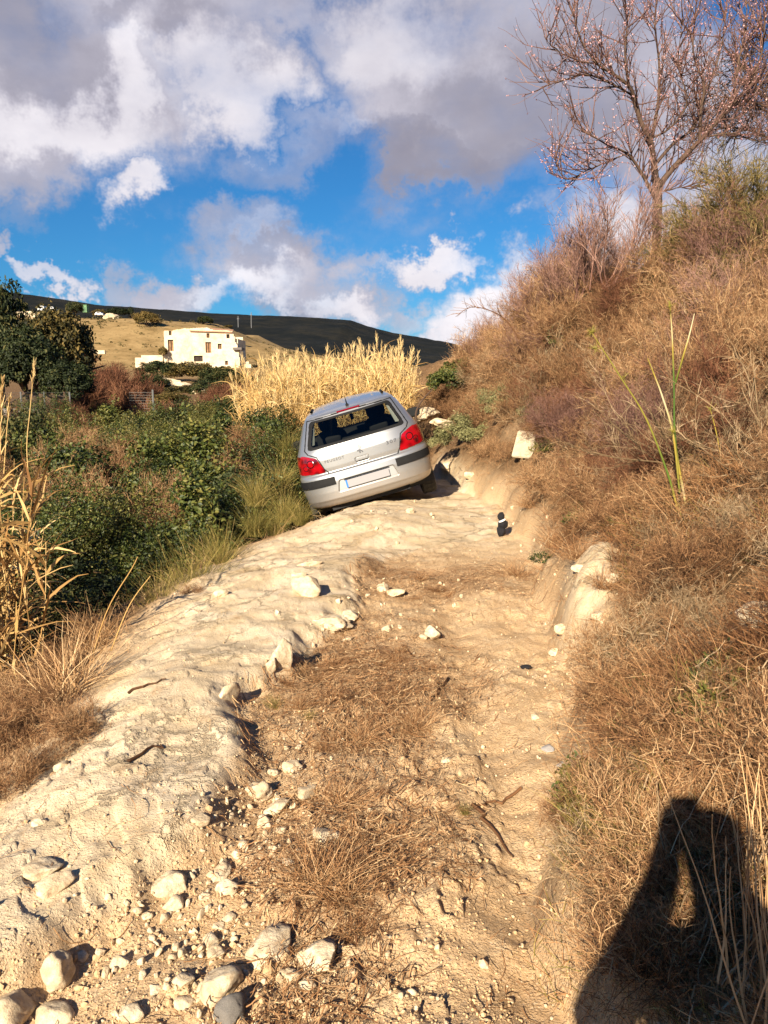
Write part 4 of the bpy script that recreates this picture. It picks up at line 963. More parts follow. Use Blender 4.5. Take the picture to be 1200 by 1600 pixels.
for i in range(95):
    y = g.uniform(1.9, 7.5) if i % 3 else g.uniform(1.6, 4); x = float(xr(y)) + g.uniform(.12, 1.0) * y * .34
    if x / y > .56 or masks(np.array(x), np.array(y))[3] > .12: continue
    k = i % 5; me = (SG[i % 2], SB[i % 6], SB[(i + 2) % 6], SG[(i + 1) % 2], SB[(i + 4) % 6])[k]
    put('grey_shrub' if me in SG else 'dry_shrub', me, (x, y, zat(x, y) - .03), float(g.uniform(.22, .5)), tilt=.5, label='low bleached twiggy plant in the dry grass of the bank' if me in SG else 'low brown twiggy plant in the dry grass of the bank', cat='shrub', group='low twiggy plants on the bank')
WD = [leafy_mesh('green_weed', 450 + i, (leaf_m, leaf_y)[i], 700, .022, (.13, .13, .07), lumps=16, sprays=8, lump_r=.3, asp=.45) for i in range(2)]
for i, (px, py, s_, lab) in enumerate([(1040, 1110, 1, 'small dark green weed on the open patch of the bank'), (1135, 1150, 1.3, 'dark green weed near the right edge above the shadow'), (1150, 1080, 1.1, 'dark green weed below the grey stone block'), (990, 1160, .8, 'small green weed left of the open patch'), (930, 1255, 1.1, 'green weed at the foot of the bank'), (960, 1050, .8, 'small green weed below the eroded cut'),
        (905, 820, .9, 'green weed above the eroded cut'), (960, 830, .8, 'dark weed among the dry shrubs above the cut'), (1020, 960, .7, 'little green weed beside the base of the stalk'), (880, 760, 1.0, 'green weed above the black cloth'), (850, 880, .8, 'green weed at the foot of the bank left of the cut'), (860, 700, 1.2, 'green weed behind the concrete block'), (900, 540, 2.2, 'green patch of leaves high on the brown bank'), (880, 620, 2.0, 'green patch of leaves in the middle of the brown bank'), (1100, 560, 1.8, 'dark green leaves under the tangled shrubs at the upper right'), (1170, 480, 2.0, 'dark green leaves at the right edge below the broom')]):
    q = hit(px, py); put('green_weed', WD[i % 2], (q.x, q.y, q.z + .02 * s_), s_ * (1 if q.y < 8 else 1.6), label=lab, cat='weed')
WS = [shrub_mesh('woody_stems', 280 + i, (twig_grey, twig_rust, twig_grey)[i], 1.0, n0=9, n1=6, n2=5, n3=2, r=.0032, wob=.14, flat=.9, up=.3, spread=.5, L=(1.4, .6, .28, .12)) for i in range(3)]
DS = [shrub_mesh('dark_shrub', 285 + i, twig_rust, .8, n0=20, n1=12, n2=9, n3=3, r=.0024, wob=.25, flat=.7) for i in range(2)]
g = np.random.default_rng(350)
for i in range(34):
    px, py = g.uniform(840, 1195), g.uniform(440, 830)
    if py > 1.1 * (px - 600) + 420 or py < 430: continue
    q = hit(px, py)
    if i % 2: put('woody_stems', WS[i // 2 % 3], (q.x, q.y, q.z - .05), float(g.uniform(.5, .8) * np.interp(q.y, [4, 14], [.75, 1.3])), tilt=.4, label='x', cat='shrub', group='woody stems on the bank')
    else: put('dark_shrub', DS[i // 2 % 2], (q.x, q.y, q.z - .08), float(g.uniform(.6, .95) * np.interp(q.y, [4, 14], [.6, 1.2])), tilt=.3, label='x', cat='shrub', group='dark rusty shrubs on the bank')
# ------------------------------------------------ bushes beside and behind the car
LP = [leafy_mesh('leafy_bush', 400 + i, (leaf_m, leaf_m, leaf_y, leaf_m, leaf_dk, leaf_y)[i], (11000, 7500, 9000, 13000, 9000, 8000)[i], (.05, .07, .045, .038, .06, .05)[i], (1, 1, 1), lumps=(60, 34, 80, 50, 26, 44)[i], sprays=(34, 50, 24, 60, 20, 40)[i], lump_r=(.26, .3, .2, .26, .34, .22)[i], asp=(.55, .7, .4, .6, .6, .3)[i]) for i in range(6)]
PB = leafy_mesh('pale_bush', 420, leaf_pale, 6500, .085, (1, 1, .8), lumps=34, sprays=26, asp=.4)
DKB = leafy_mesh('dark_bush', 421, leaf_m, 9000, .09, (1, 1, .8), lumps=46, sprays=8)
def putat(name, me, px, py, d_, s, lab, cat, sz=1.0, dz=0.0, grp=None):
    p = at(px, py, d_); return put(name, me, (p.x, p.y, p.z + dz), s, label=lab, cat=cat, sz=sz, group=grp)
def puth(name, me, px, py, s, lab, cat, sz=1.0, up_=.5):
    p = hit(px, py); return put(name, me, (p.x, p.y, p.z + s * up_), s, label=lab, cat=cat, sz=sz)
puth('dark_bush', DKB, 716, 618, .72, 'dark green round bush on the bank behind the car', 'bush', .9)
puth('pale_bush', PB, 725, 708, .52, 'pale sage green bush between the car and the concrete block', 'bush', .9)
puth('pale_bush', PB, 690, 702, .27, 'low sage bush touching the dark bent branch', 'bush')
puth('pale_bush', PB, 792, 655, .40, 'pale sage bush higher on the bank above the concrete block', 'bush')
puth('pale_bush', PB, 852, 668, .33, 'small pale bush right of the concrete block', 'bush')
puth('pale_bush', PB, 765, 645, .33, 'sage bush just below the dark green bush', 'bush')
for k_, (px, py, d_, s) in enumerate([(700, 640, 15.5, .85), (690, 610, 18, .9), (640, 630, 17.5, .8), (755, 640, 15, .8), (790, 600, 17, 1.0), (770, 560, 19, 1.0), (650, 650, 15, .55), (745, 540, 21, .9), (800, 700, 12.5, .5), (760, 700, 12.5, .5)]):
    puth('dry_shrub', SB[k_ % 6], px, py + 12, s, 'rusty brown shrub behind the car at the foot of the bank', 'shrub', up_=-.05)['group'] = 'rusty shrubs behind the car'
# brambles filling the gully on the left
g = np.random.default_rng(310); nb = 0
spots = [(-2.9, 5.6), (-3.7, 5.0), (-2.7, 7.0), (-3.6, 7.4), (-4.6, 6.6), (-2.3, 8.3), (-3.1, 9.0), (-4.2, 9.0), (-5.3, 8.6), (-2.2, 10.3), (-3.2, 11.0), (-4.4, 11.2), (-5.6, 11.0), (-2.0, 12.6), (-3.0, 13.2),
         (-4.2, 13.6), (-5.6, 13.6), (-6.8, 12.8), (-2.1, 15.0), (-3.4, 15.6), (-5.0, 16.2), (-6.8, 16), (-2.6, 6.1), (-1.9, 11.4), (-3.9, 6.0), (-7.6, 18), (-5.8, 18.5), (-4.0, 18.2), (-2.5, 9.2), (-3.4, 8.2), (-4.9, 7.6), (-3.0, 12.0), (-4.9, 12.4), (-2.6, 14.2), (-6.1, 9.9), (-6.9, 14.6), (-8.4, 16.5), (-5.0, 20), (-7.2, 20.5), (-9.2, 20), (-3.9, 21), (-6.2, 23), (-8.6, 23.5), (-10.6, 23), (-4.8, 24), (-9.4, 18.2), (-3.0, 17.2), (-4.6, 14.9)]
for (x, y) in spots:
    zt = np.interp(y, [4, 6, 9, 14, 19, 24], [-.55, -.15, .38, .85, .98, .95]) + g.uniform(-.22, .22) - (.25 if x > -2.5 and y < 9 else 0)
    s = g.uniform(.85, 1.15) * np.interp(y, [5, 10], [.8, 1.0]); put('bramble_bush', LP[g.integers(6)], (x, y, zt - .9 * s), s, tilt=.2, label='dark green leafy bramble bush filling the gully left of the track', cat='bush', group='bramble bushes in the gully', sz=1.05)
# bare stems standing up through the brambles
for i in range(22):
    x, y = g.uniform(-7, -2.2), g.uniform(8.5, 16); zt = np.interp(y, [6, 9, 14, 19], [-.3, .2, .75, .95])
    if x / y > -.16: continue
    put('dry_shrub', SB[i % 6], (x, y, zt - .55), g.uniform(.6, 1.0), label='bare brown shrub poking out of the brambles', cat='shrub', group='bare shrubs among the brambles', sz=1.4)
TY = [tuft_mesh('grass_tuft', 500 + i, tuft_m, 420, L=.85, r=.0026, spread=.42, bend=.10, base=.08, K=8) for i in range(3)]
TS = [tuft_mesh('straw_tuft', 510 + i, straw_m, 200, L=.4, r=.002, spread=.6, bend=.10, base=.05) for i in range(3)]
TB = [tuft_mesh('brown_tuft', 520 + i, straw_dk, 320, L=.28, r=.0013, spread=.9, bend=.10, base=.04) for i in range(3)]
TG = [tuft_mesh('green_tuft', 530 + i, tuft_m, 240, L=.3, r=.0015, spread=.6, bend=.08, base=.05) for i in range(2)]
for k_, (px, py, d_, s, lab) in enumerate([(300, 915, 6.4, .85, 'large yellow green tussock at the left edge of the track'), (255, 940, 6.0, .6, 'smaller tussock left of the large one'), (345, 870, 7.4, .7, 'arching green grass tussock above the large one'),
        (400, 815, 8.6, .6, 'yellow green tussock half way to the car'), (446, 795, 9.4, .6, 'green gold grass beside the left tail light'), (470, 800, 9.1, .4, 'low golden tuft under the left rear corner of the car'),
        (436, 750, 10.8, .75, 'olive grass left of the car window'), (400, 770, 9.8, .65, 'grass tussock left of the olive grass'), (450, 700, 12.4, .75, 'olive grass rising behind the left side mirror'), (430, 815, 8.7, .4, 'short golden tussock below the olive grass')]):
    p = at(px, py, d_); z0 = min(p.z, 9); put('grass_tussock', TY[k_ % 3], (p.x, p.y, p.z - .15), s, label=lab, cat='grass tussock')
for k_, (px, py, s, lab) in enumerate([(110, 1080, 1.0, 'tall straw coloured tuft at the left edge above the dark brush'), (60, 1000, 1.1, 'straw tuft leaning out of the brambles at the far left'), (150, 1010, .8, 'straw tuft on the lip of the gully')]):
    p = hit(px, py); put('straw_tuft', TS[k_ % 3], p, s * 1.2, label=lab, cat='grass tuft')
for k_, (px, py, s) in enumerate([(20, 1180, 1.0), (60, 1130, .9), (30, 1090, 1.0), (110, 1150, .8), (10, 1240, .8), (90, 1060, .9), (150, 960, .8), (30, 1030, 1.1), (200, 930, .7), (5, 1130, 1.0), (70, 1200, .55), (130, 1000, .8), (375, 850, .5), (340, 880, .4), (300, 925, .4), (430, 830, .5)]):
    p = hit(px, py); put('dry_shrub', SB[k_ % 6], (p.x, p.y, p.z - .02), s * .42, tilt=.3, label='low brown brush on the left lip of the track', cat='shrub', group='low brush along the left lip')
for k_, (px, py, s, lab) in enumerate([(495, 1385, 1.0, 'brown wiry tuft in the middle of the lower straw'), (540, 1400, .7, 'smaller wiry tuft beside the one in the lower straw'), (870, 850, 1.3, 'brown wiry tuft hanging over the eroded cut'), (830, 790, 1.2, 'reddish dry tuft right of the black cloth'), (905, 870, 1.0, 'brown tuft on top of the eroded cut'),
        (945, 915, .8, 'dark little tuft on the pale eroded cut'), (655, 1135, .7, 'fine brown tuft at the right side of the straw'), (470, 1105, .5, 'brown tuft beside the little green plant'), (805, 900, 1.0, 'flattened brown tuft at the foot of the bank'), (560, 1460, .6, 'thin brown tuft near the cracked rock')]):
    p = hit(px, py); put('brown_tuft', TB[k_ % 3], p, s, label=lab, cat='grass tuft', sz=.8)
for k_, (px, py, s, lab) in enumerate([(428, 1105, .28, 'little bright green plant on the rock edge'), (484, 1122, .2, 'little green plant in the straw'), (940, 1290, .8, 'green brown tuft left of the shadow'), (1000, 1330, .7, 'green brown tuft against the shadow of the head'), (905, 1350, .5, 'short green tuft by the wheel rut'),
        (1140, 1130, .8, 'dark green tuft near the right edge'), (1030, 1110, .6, 'green tuft in the middle of the dry bank grass'), (725, 1272, .2, 'flattened yellow green weed on the soft earth'), (1090, 1480, .6, 'tuft lit inside the shadow'), (1020, 1480, .6, 'small tuft at the edge of the shadow')]):
    p = hit(px, py); put('green_tuft', TG[k_ % 2], p, s, label=lab, cat='grass tuft')
# tall bleached blades at the right edge, close by
g = np.random.default_rng(77)
for k_, (px, py, n, Lh, lab) in enumerate([(1190, 1560, 30, .5, 'tall bleached grass blades at the bottom right corner'), (1195, 1400, 22, .42, 'tall bleached grass behind the corner blades'), (1215, 1650, 50, .6, 'tall grass leaning in from the bottom right')]):
    B = g.normal(size=(n, 3)) * .04; B[:, 2] = 0; D = g.normal(size=(n, 3)) * .14; D[:, 2] = 1; D[:, 0] += .08
    P = grow(B, D, Lh * g.uniform(.5, 1, n), 9, .05, -.03, g); mb = MB(); mb.add(*tubes(P, taper(n, 9, .0028, .0006), 2, rnd_dirs(n, g)), np.repeat(np.clip(.65 + g.normal(size=n) * .2, 0, 1), 18))
    o = mb.build('bleached_grass', straw_m); o.location = hit(min(px, 1260), min(py, 1640)); tag(o, lab, 'grass tuft')
g = np.random.default_rng(88)
for i in range(46):
    px, py = (g.uniform(440, 840), g.uniform(900, 1150)) if i % 5 else (g.uniform(380, 620), g.uniform(1150, 1480)); q = hit(px, py)
    if masks(np.array(q.x), np.array(q.y))[1] < .35: continue
    put('brown_tuft', TB[i % 3], q, g.uniform(.3, .75), label='low wiry brown tuft, one of those in the straw on the track', cat='grass tuft', group='wiry tufts in the straw', sz=.5, tilt=.4)
# ------------------------------------------------ fennel-like green stalk on the bank
def poly_path(pts, d_, rs, m=6, mb=None, var=.5, depth=None):
    """a stem through points given as bearing and height at distance d_"""
    Q = [at(px, py, dd) for (px, py), dd in zip(pts, depth or [d_] * len(pts))]
    Q = np.array([q[:] for q in Q]); K = len(Q); tt = np.linspace(0, K - 1, K * 4)
    i = np.minimum(tt.astype(int), K - 2); f = (tt - i)[:, None]
    P_ = []
    for a, ff in zip(i, f[:, 0]):
        p0, p1, p2, p3 = Q[max(a - 1, 0)], Q[a], Q[a + 1], Q[min(a + 2, K - 1)]
        P_.append(.5 * ((2 * p1) + (-p0 + p2) * ff + (2 * p0 - 5 * p1 + 4 * p2 - p3) * ff ** 2 + (-p0 + 3 * p1 - 3 * p2 + p3) * ff ** 3))
    P_ = np.array(P_); r_ = np.interp(tt, np.arange(K), rs); V, F_ = tubes(P_[None], r_[None], m); mb.add(V, F_, np.repeat(np.clip(np.interp(tt, np.arange(K), np.full(K, var) if np.isscalar(var) else var), 0, 1), m)); return P_
stalk_m = plant_mat('stalk', [(.018, .05, .010), (.07, .12, .018), (.30, .22, .04), (.50, .44, .30)], .5, rand=0)
st = tag(bpy.data.objects.new('green_stalk', None), 'tall jointed green stalk leaning up across the bank on the right', 'plant'); col.objects.link(st)
b0 = at(1090, 935, 4.3)
st.location = b0
def stem_part(pts, rs, var, dep, nm_='stem', mb=None):
    mb = MB(); poly_path(pts, 4.3, rs, 7, mb, var, dep); o = mb.build(nm_, stalk_m, st, True); o.matrix_parent_inverse = Matrix.Translation(-b0); return o
stem_part([(1092, 940), (1082, 880), (1062, 810), (1045, 745), (1010, 655), (970, 590), (925, 520)], [.009, .008, .007, .0062, .005, .004, .0025], [.1, .2, .9, .3, .55, .5, .6], [4.3] * 7)
stem_part([(1086, 900), (1078, 830), (1068, 770), (1055, 690), (1053, 600), (1050, 520), (1046, 470)], [.0085, .0075, .007, .006, .005, .0042, .0025], [.05, .1, .9, .3, .2, .9, .5], [4.35] * 7)
stem_part([(1062, 770), (1052, 680), (1035, 620), (1020, 580), (1012, 560)], [.006, .006, .005, .004, .002], [.4, .7, .95, .6, .6], [4.32] * 5)
stem_part([(1055, 600), (1068, 555), (1078, 520), (1085, 490)], [.005, .005, .004, .002], [.3, .6, .9, .9], [4.35, 4.3, 4.3, 4.3])
stem_part([(1145, 850), (1135, 780), (1122, 690), (1110, 640)], [.005, .005, .004, .002], [.4, .6, .65, .6], [4.6] * 4)
gg = np.random.default_rng(4)
for (px, py, n) in [(925, 520, 60), (930, 545, 40), (1046, 480, 40), (975, 590, 25), (1052, 675, 30), (1110, 640, 20)]:
    q = np.array(at(px, py, 4.3)[:]); D = rnd_dirs(n, gg); D[:, 2] += .5; mb = MB(); mb.add(*tubes(grow(np.repeat(q[None], n, 0), D, gg.uniform(.01, .05, n), 4, .2, 0, gg), taper(n, 4, .0012, .0006), 2, rnd_dirs(n, gg)), .55)
    o = mb.build('seed_head', stalk_m, st); o.matrix_parent_inverse = Matrix.Translation(-b0)
g = np.random.default_rng(92)
for i, (px, py, r_, lab) in enumerate([(905, 890, 10, 'small pale stone at the top edge of the eroded cut'), (880, 985, 12, 'pale stone at the lower end of the eroded cut'), (955, 905, 11, 'pale lump on the upper right of the eroded cut'), (868, 1020, 10, 'small stone below the eroded cut'), (700, 730, 12, 'pale stone by the right rear wheel'), (735, 745, 9, 'small stone right of the right rear wheel'), (640, 800, 8, 'small stone on the bright earth behind the bumper'), (300, 960, 12, 'small stone on the left lip of the track'), (345, 930, 10, 'small dark edged stone on the left lip'), (150, 1130, 14, 'pale lump on the left slope above the dry brush'), (95, 1200, 13, 'pale lump low on the left slope'), (60, 1290, 11, 'small stone on the left slope above the rock hump')]):
    stone(px, py, r_, lab, s=(1, .8, .6), sink=.22, planes=6, rough=.08)
# ------------------------------------------------ golden cane stand behind the car
def canes(n, g, H=(2.4, 3.4), leaves=9, r=.009, leaf=.45, plume=.25, lean=.12, area=None, lr=.010):
    mb = MB(); B = area(n); D = g.normal(size=(n, 3)) * lean; D[:, 2] = 1; Hh = g.uniform(*H, n)
    P = grow(B, D, Hh, 9, .035, 0, g); mb.add(*tubes(P, taper(n, 9, r, r * .35), 4), np.repeat(np.clip(.6 + g.normal(size=n) * .15, 0, 1), 36))
    b_, d_, tt = spawn(P, leaves, .15, .98, .7, .15, g); m_ = len(b_); Q = grow(b_, d_, leaf * g.uniform(.5, 1.1, m_), 6, .12, -.22, g)
    mb.add(*tubes(Q, np.concatenate([np.full((m_, 1), lr * .5), taper(m_, 5, lr, lr * .15)], 1), 2, rnd_dirs(m_, g)), np.repeat(np.clip(.5 + g.normal(size=m_) * .24, 0, 1), 12))
    k = g.uniform(0, 1, n) < plume; T_ = P[k, -1]; Dd = P[k, -1] - P[k, -2]
    for T1, D1 in zip(T_, Dd):
        nn_ = 34; D1 = D1 / np.linalg.norm(D1); s0 = T1 + D1 * g.uniform(-.05, .28, (nn_, 1)); dd = D1 + g.normal(size=(nn_, 3)) * .22
        Pp = grow(s0, dd, .13, 3, .1, 0, g); mb.add(*tubes(Pp, taper(nn_, 3, .0045, .0015), 2, rnd_dirs(nn_, g)), .85)
    return mb
g = np.random.default_rng(610)
def area1(n):
    u = g.uniform(0, 1, n); y = g.uniform(15.5, 21.5, n); px = g.uniform(392, 636, n); x = (px - 600) / FPX * y
    z = np.interp(px, [395, 470, 560, 640], [-1.05, -1.05, -.85, -.75]) + g.uniform(-.3, .25, n)
    return np.stack([x, y, z], 1)
tag(canes(1150, g, (2.0, 3.0), 13, .006, .6, .34, .10, area1, .008).build('cane_thicket', cane_m), 'dense golden thicket of dry canes behind the car', 'reeds', None, 'stuff')
def area2(n):
    y = g.uniform(4.4, 6.4, n); px = g.uniform(-120, 4, n) ; x = (px - 600) / FPX * y; return np.stack([x, y, g.uniform(-1.6, -1.3, n)], 1)
tag(canes(75, g, (1.8, 2.6), 20, .006, .45, .06, .06, area2, .010).build('cane_clump', cane_dk), 'bleached dry canes with hanging leaves at the left edge', 'reeds', None, 'stuff')
for k_, (pts, lab) in enumerate([([(48, 780), (42, 700), (47, 640), (53, 575)], 'single thin cane with a pale plume standing above the rest at the left'), ([(0, 720), (2, 660), (4, 600)], 'cane plume at the very left edge'), ([(6, 740), (10, 680), (14, 630)], 'short cane plume beside the one at the left edge'),
       ([(130, 1080), (165, 960), (205, 890), (215, 870)], 'bleached cane leaning over the lip of the gully'), ([(165, 1040), (200, 950), (235, 900)], 'second bleached cane leaning over the lip')]):
    mb = MB(); d_ = 5.6 if k_ < 3 else (4.6 if k_ < 5 else 6.2); P_ = poly_path(pts, d_, np.linspace(.0045, .002, len(pts)), 5, mb, .6)
    if k_ < 3:
        n = 60; D1 = P_[-1] - P_[-4]; D1 /= np.linalg.norm(D1); s0 = P_[-1] - D1 * g.uniform(-.02, .13, (n, 1)); Pp = grow(s0, D1 + g.normal(size=(n, 3)) * .15, .06, 3, .1, 0, g); mb.add(*tubes(Pp, taper(n, 3, .004, .001), 2, rnd_dirs(n, g)), .75)
    elif False:
        n = 10; b_, d__, _ = spawn(P_[None], n, .2, .9, .5, .3, g); Q = grow(b_, d__, .16, 5, .1, -.2, g); mb.add(*tubes(Q, taper(n, 5, .004, .001), 2, rnd_dirs(n, g)), .6)
    tag(mb.build('dry_cane', cane_m), lab, 'cane')
# ------------------------------------------------ almond tree in blossom
def skeleton(limbs, mb, dist):
    out_ = []
    for pts, r0, r1, d0, d1 in limbs:
        dep = np.linspace(d0, d1, len(pts)); out_.append(poly_path(pts, dist, np.linspace(r0, r1, len(pts)) * .78, 7, mb, .45, list(dep)))
    return out_
D0 = 10.6
S3 = lambda L_: [(800 + a / 3, b_ / 3) for a, b_ in L_]
tree = tag(bpy.data.objects.new('almond_tree', None), 'almond tree with bare branches and pink blossom on top of the bank', 'tree'); col.objects.link(tree)
tb = at(1025, 400, D0); tree.location = (tb.x, tb.y, tb.z)
mb = MB()
limbs = [(S3([(668, 1480), (672, 1290), (675, 1150), (682, 1000), (682, 900), (675, 840)]), .085, .065, D0, D0),
 (S3([(675, 850), (662, 740), (648, 650)]), .055, .042, D0, D0 - .1),
 (S3([(648, 655), (600, 560), (570, 450), (545, 400), (480, 350), (400, 300), (330, 200), (285, 60)]), .042, .006, D0 - .1, D0 - .6),
 (S3([(545, 400), (530, 250), (540, 100), (520, -60)]), .022, .005, D0 - .2, D0 - .5),
 (S3([(655, 650), (685, 480), (690, 300), (670, 100), (690, -120)]), .032, .005, D0, D0 + .3),
 (S3([(685, 890), (720, 830), (800, 740), (880, 660), (960, 570), (1040, 480), (1120, 400), (1230, 320), (1400, 200)]), .055, .010, D0, D0 + .4),
 (S3([(880, 660), (885, 520), (900, 400), (850, 250), (860, 60), (880, -150)]), .028, .005, D0 + .1, D0 - .3),
 (S3([(680, 960), (655, 900), (600, 800), (540, 720), (450, 680), (380, 640), (290, 600)]), .034, .005, D0, D0 - .7),
 (S3([(680, 760), (760, 670), (850, 600), (890, 480), (960, 300), (1000, 100), (1010, -100)]), .030, .005, D0, D0 + .6),
 (S3([(920, 640), (1040, 625), (1140, 660), (1260, 640)]), .018, .005, D0 + .1, D0 + .2),
 (S3([(960, 570), (1080, 470), (1200, 500), (1350, 480)]), .026, .006, D0 + .2, D0 + .6),
 (S3([(570, 450), (480, 400), (350, 350), (230, 380), (130, 410)]), .018, .003, D0 - .2, D0 - .5),
 (S3([(400, 300), (300, 280), (200, 230), (150, 170)]), .012, .003, D0 - .4, D0 - .6),
 (S3([(540, 720), (440, 760), (350, 800), (250, 840), (200, 740)]), .012, .003, D0 - .2, D0 - .6),
 (S3([(1040, 480), (1060, 300), (1100, 100), (1090, -100)]), .022, .005, D0 + .3, D0 + .5), (S3([(1120, 400), (1170, 250), (1190, 80), (1230, -100)]), .022, .005, D0 + .3, D0),
 (S3([(648, 650), (740, 600), (820, 480), (780, 300), (800, 100)]), .018, .004, D0, D0 - .5), (S3([(690, 900), (780, 880), (880, 870)]), .010, .003, D0, D0 - .3)]
sk = skeleton(limbs, mb, D0)
tr_ = mb.build('trunk', bark_m, tree, True); tr_.matrix_parent_inverse = Matrix.Translation(-tree.location)
mb = MB(); g = np.random.default_rng(620); tips = []
for j, P_ in enumerate(sk[1:]):
    ln = np.linalg.norm(np.diff(P_, axis=0), axis=1).sum(); per = int(16 * ln + 6)
    b_, d_, tt = spawn(P_[None], per, .12, 1, .75, .35, g); Q1 = grow(b_, d_, g.uniform(.25, .75, per) * .9, 7, .13, .05, g)
    mb.add(*tubes(Q1, taper(per, 7, .0085, .0032), 4), np.repeat(np.clip(.35 + g.normal(size=per) * .15, 0, 1), 28))
    b_, d_, tt = spawn(Q1, 5, .15, 1, .55, .4, g); n = len(b_); Q2 = grow(b_, d_, g.uniform(.12, .42, n), 5, .12, .05, g)
    mb.add(*tubes(Q2, taper(n, 5, .0038, .0018), 3), np.repeat(np.clip(.38 + g.normal(size=n) * .2, 0, 1), 15)); tips.append(Q2.reshape(-1, 3)); tips.append(Q1[:, 3:].reshape(-1, 3))
twig_tree = plant_mat('almond_twig', [(.045, .024, .02), (.125, .066, .052), (.25, .15, .12)], .8); o = mb.build('twigs', twig_tree, tree); o.matrix_parent_inverse = Matrix.Translation(-tree.location)
T_ = np.concatenate(tips); n = 6500; tw_ = vn(T_[:, 0] * 3, T_[:, 1] * 3, T_[:, 2] * 3, 7) ** 2 + .03; C_ = T_[g.choice(len(T_), n, p=tw_ / tw_.sum())]; C_ = np.repeat(C_, 2, 0) + g.normal(size=(2 * n, 3)) * .008
V, F_, v = leaves_arr(g, C_, .021, None, .8); mb = MB(); mb.add(V, F_, v); o = mb.build('blossom', petal_m, tree); o.matrix_parent_inverse = Matrix.Translation(-tree.location)
# the neighbouring crown that reaches in at the right edge
tree2 = tag(bpy.data.objects.new('tangled_tree', None), 'darker tangled bare tree reaching in at the right edge behind the almond', 'tree'); col.objects.link(tree2)
p = at(1260, 330, 12.5); tree2.location = p; mb = MB(); D2 = 12.5
limbs = [([(1262, 420), (1260, 330), (1250, 260)], .08, .06, D2, D2), ([(1250, 260), (1215, 190), (1170, 160), (1120, 150)], .04, .006, D2, D2 - .3), ([(1250, 260), (1240, 160), (1215, 90), (1190, 40)], .04, .006, D2, D2),
  ([(1250, 250), (1200, 215), (1150, 200), (1100, 205)], .03, .005, D2, D2 - .4), ([(1250, 250), (1280, 140), (1290, 40)], .04, .006, D2, D2), ([(1215, 190), (1180, 130), (1160, 100)], .02, .005, D2, D2)]
sk = skeleton(limbs, mb, D2); o = mb.build('trunk', bark_m, tree2, True); o.matrix_parent_inverse = Matrix.Translation(-p); mb = MB()
for P_ in sk[1:]:
    per = 34; b_, d_, tt = spawn(P_[None], per, .1, 1, 1.0, .05, g); Q1 = grow(b_, d_, g.uniform(.3, .9, per), 7, .25, 0, g); mb.add(*tubes(Q1, taper(per, 7, .010, .004), 3), .15)
    b_, d_, tt = spawn(Q1, 9, .1, 1, .9, 0, g); n = len(b_); Q2 = grow(b_, d_, g.uniform(.15, .5, n), 5, .25, 0, g); mb.add(*tubes(Q2, taper(n, 5, .005, .003), 3), np.repeat(np.clip(.3 + g.normal(size=n) * .2, 0, 1), 15))
o = mb.build('twigs', bark_m, tree2); o.matrix_parent_inverse = Matrix.Translation(-p)
# pinkish bare saplings under the tree
SPK = [shrub_mesh('bare_sapling', 640 + i, twig_pink, 1.15, n0=7, n1=12, n2=8, n3=2, r=.0028, up=.6, flat=1.6, wob=.13, spread=.45, L=(1, .45, .25, .1), v0=.1) for i in range(3)]
for k_, (px, py, d_, s, lab) in enumerate([(945, 430, 10.5, 1.0, 'pinkish bare sapling left of the almond trunk'), (985, 420, 10.8, .8, 'pinkish sapling touching the almond trunk'), (905, 450, 11, .95, 'thin pink sapling on the skyline'), (870, 470, 12, .75, 'lower pink sapling at the edge of the sky'), (1060, 400, 10.0, .7, 'short pinkish sapling right of the almond trunk'), (835, 500, 13, .7, 'wispy bare sapling furthest left on the bank'),
        (770, 545, 18, .8, 'thin bare bush on the skyline above the dark green bush'), (745, 550, 19, .6, 'small bare bush on the skyline left of the bank')]):
    p = at(px, py, d_); put('bare_sapling', SPK[k_ % 3], (p.x, p.y, p.z - .15), s, tilt=.1, label=lab, cat='sapling')
mb = MB(); poly_path([(812, 530), (790, 500), (765, 485), (735, 480), (712, 495)], 12, [.012, .009, .007, .005, .003], 6, mb, .4, [12] * 5)
b_, d_, _ = spawn(np.array([[at(px, py, 12)[:] for px, py in [(812, 530), (790, 500), (765, 485), (735, 480), (712, 495)]]]), 24, .2, 1, .5, .5, g); mb.add(*tubes(grow(b_, d_, .22, 5, .15, 0, g), taper(24, 5, .004, .002), 3), .5)
tag(mb.build('arching_branch', twig_brown), 'bare branch arching out against the sky from the bank', 'branch')
mb = MB(); poly_path([(652, 668), (650, 645), (660, 625), (676, 608)], 11.8, [.014, .016, .012, .008], 7, mb, .1); tag(mb.build('bent_branch', bark_m), 'dark bent branch standing beside the right tail light', 'branch')
mb = MB(); poly_path([(752, 838), (740, 832), (718, 826), (700, 822), (688, 824)], 8.6, [.012, .010, .009, .008, .004], 6, mb, .4)
o = mb.build('dry_stick', twig_brown); tag(o, 'dry stick lying on the bright earth behind the car', 'stick')
for (a, b2, lab) in [((700, 1062), (672, 1100), 'dark root sticking out of the earth beside the straw'), ((815, 1240), (745, 1262), 'thin curved twig on the soft earth'), ((745, 1262), (800, 1345), 'long thin root curling over the soft earth'), ((632, 1010), (645, 1028), 'short dark stick in the straw'), ((195, 1190), (255, 1165), 'short brown stick on the left slope'), ((200, 1085), (260, 1062), 'brown splintered stick on the left of the ledge')]:
    mb = MB(); pa, pb = hit(*a), hit(*b2); q = np.array([pa.lerp(pb, t_)[:] for t_ in np.linspace(0, 1, 8)]); q[:, :2] += np.random.default_rng(int(a[0])).normal(size=(8, 2)) * .01; q[:, 2] = height(q[:, 0], q[:, 1]) + .008
    mb.add(*tubes(q[None], taper(1, 8, .007, .003), 6), .25); tag(mb.build('twig', twig_brown), lab, 'twig')
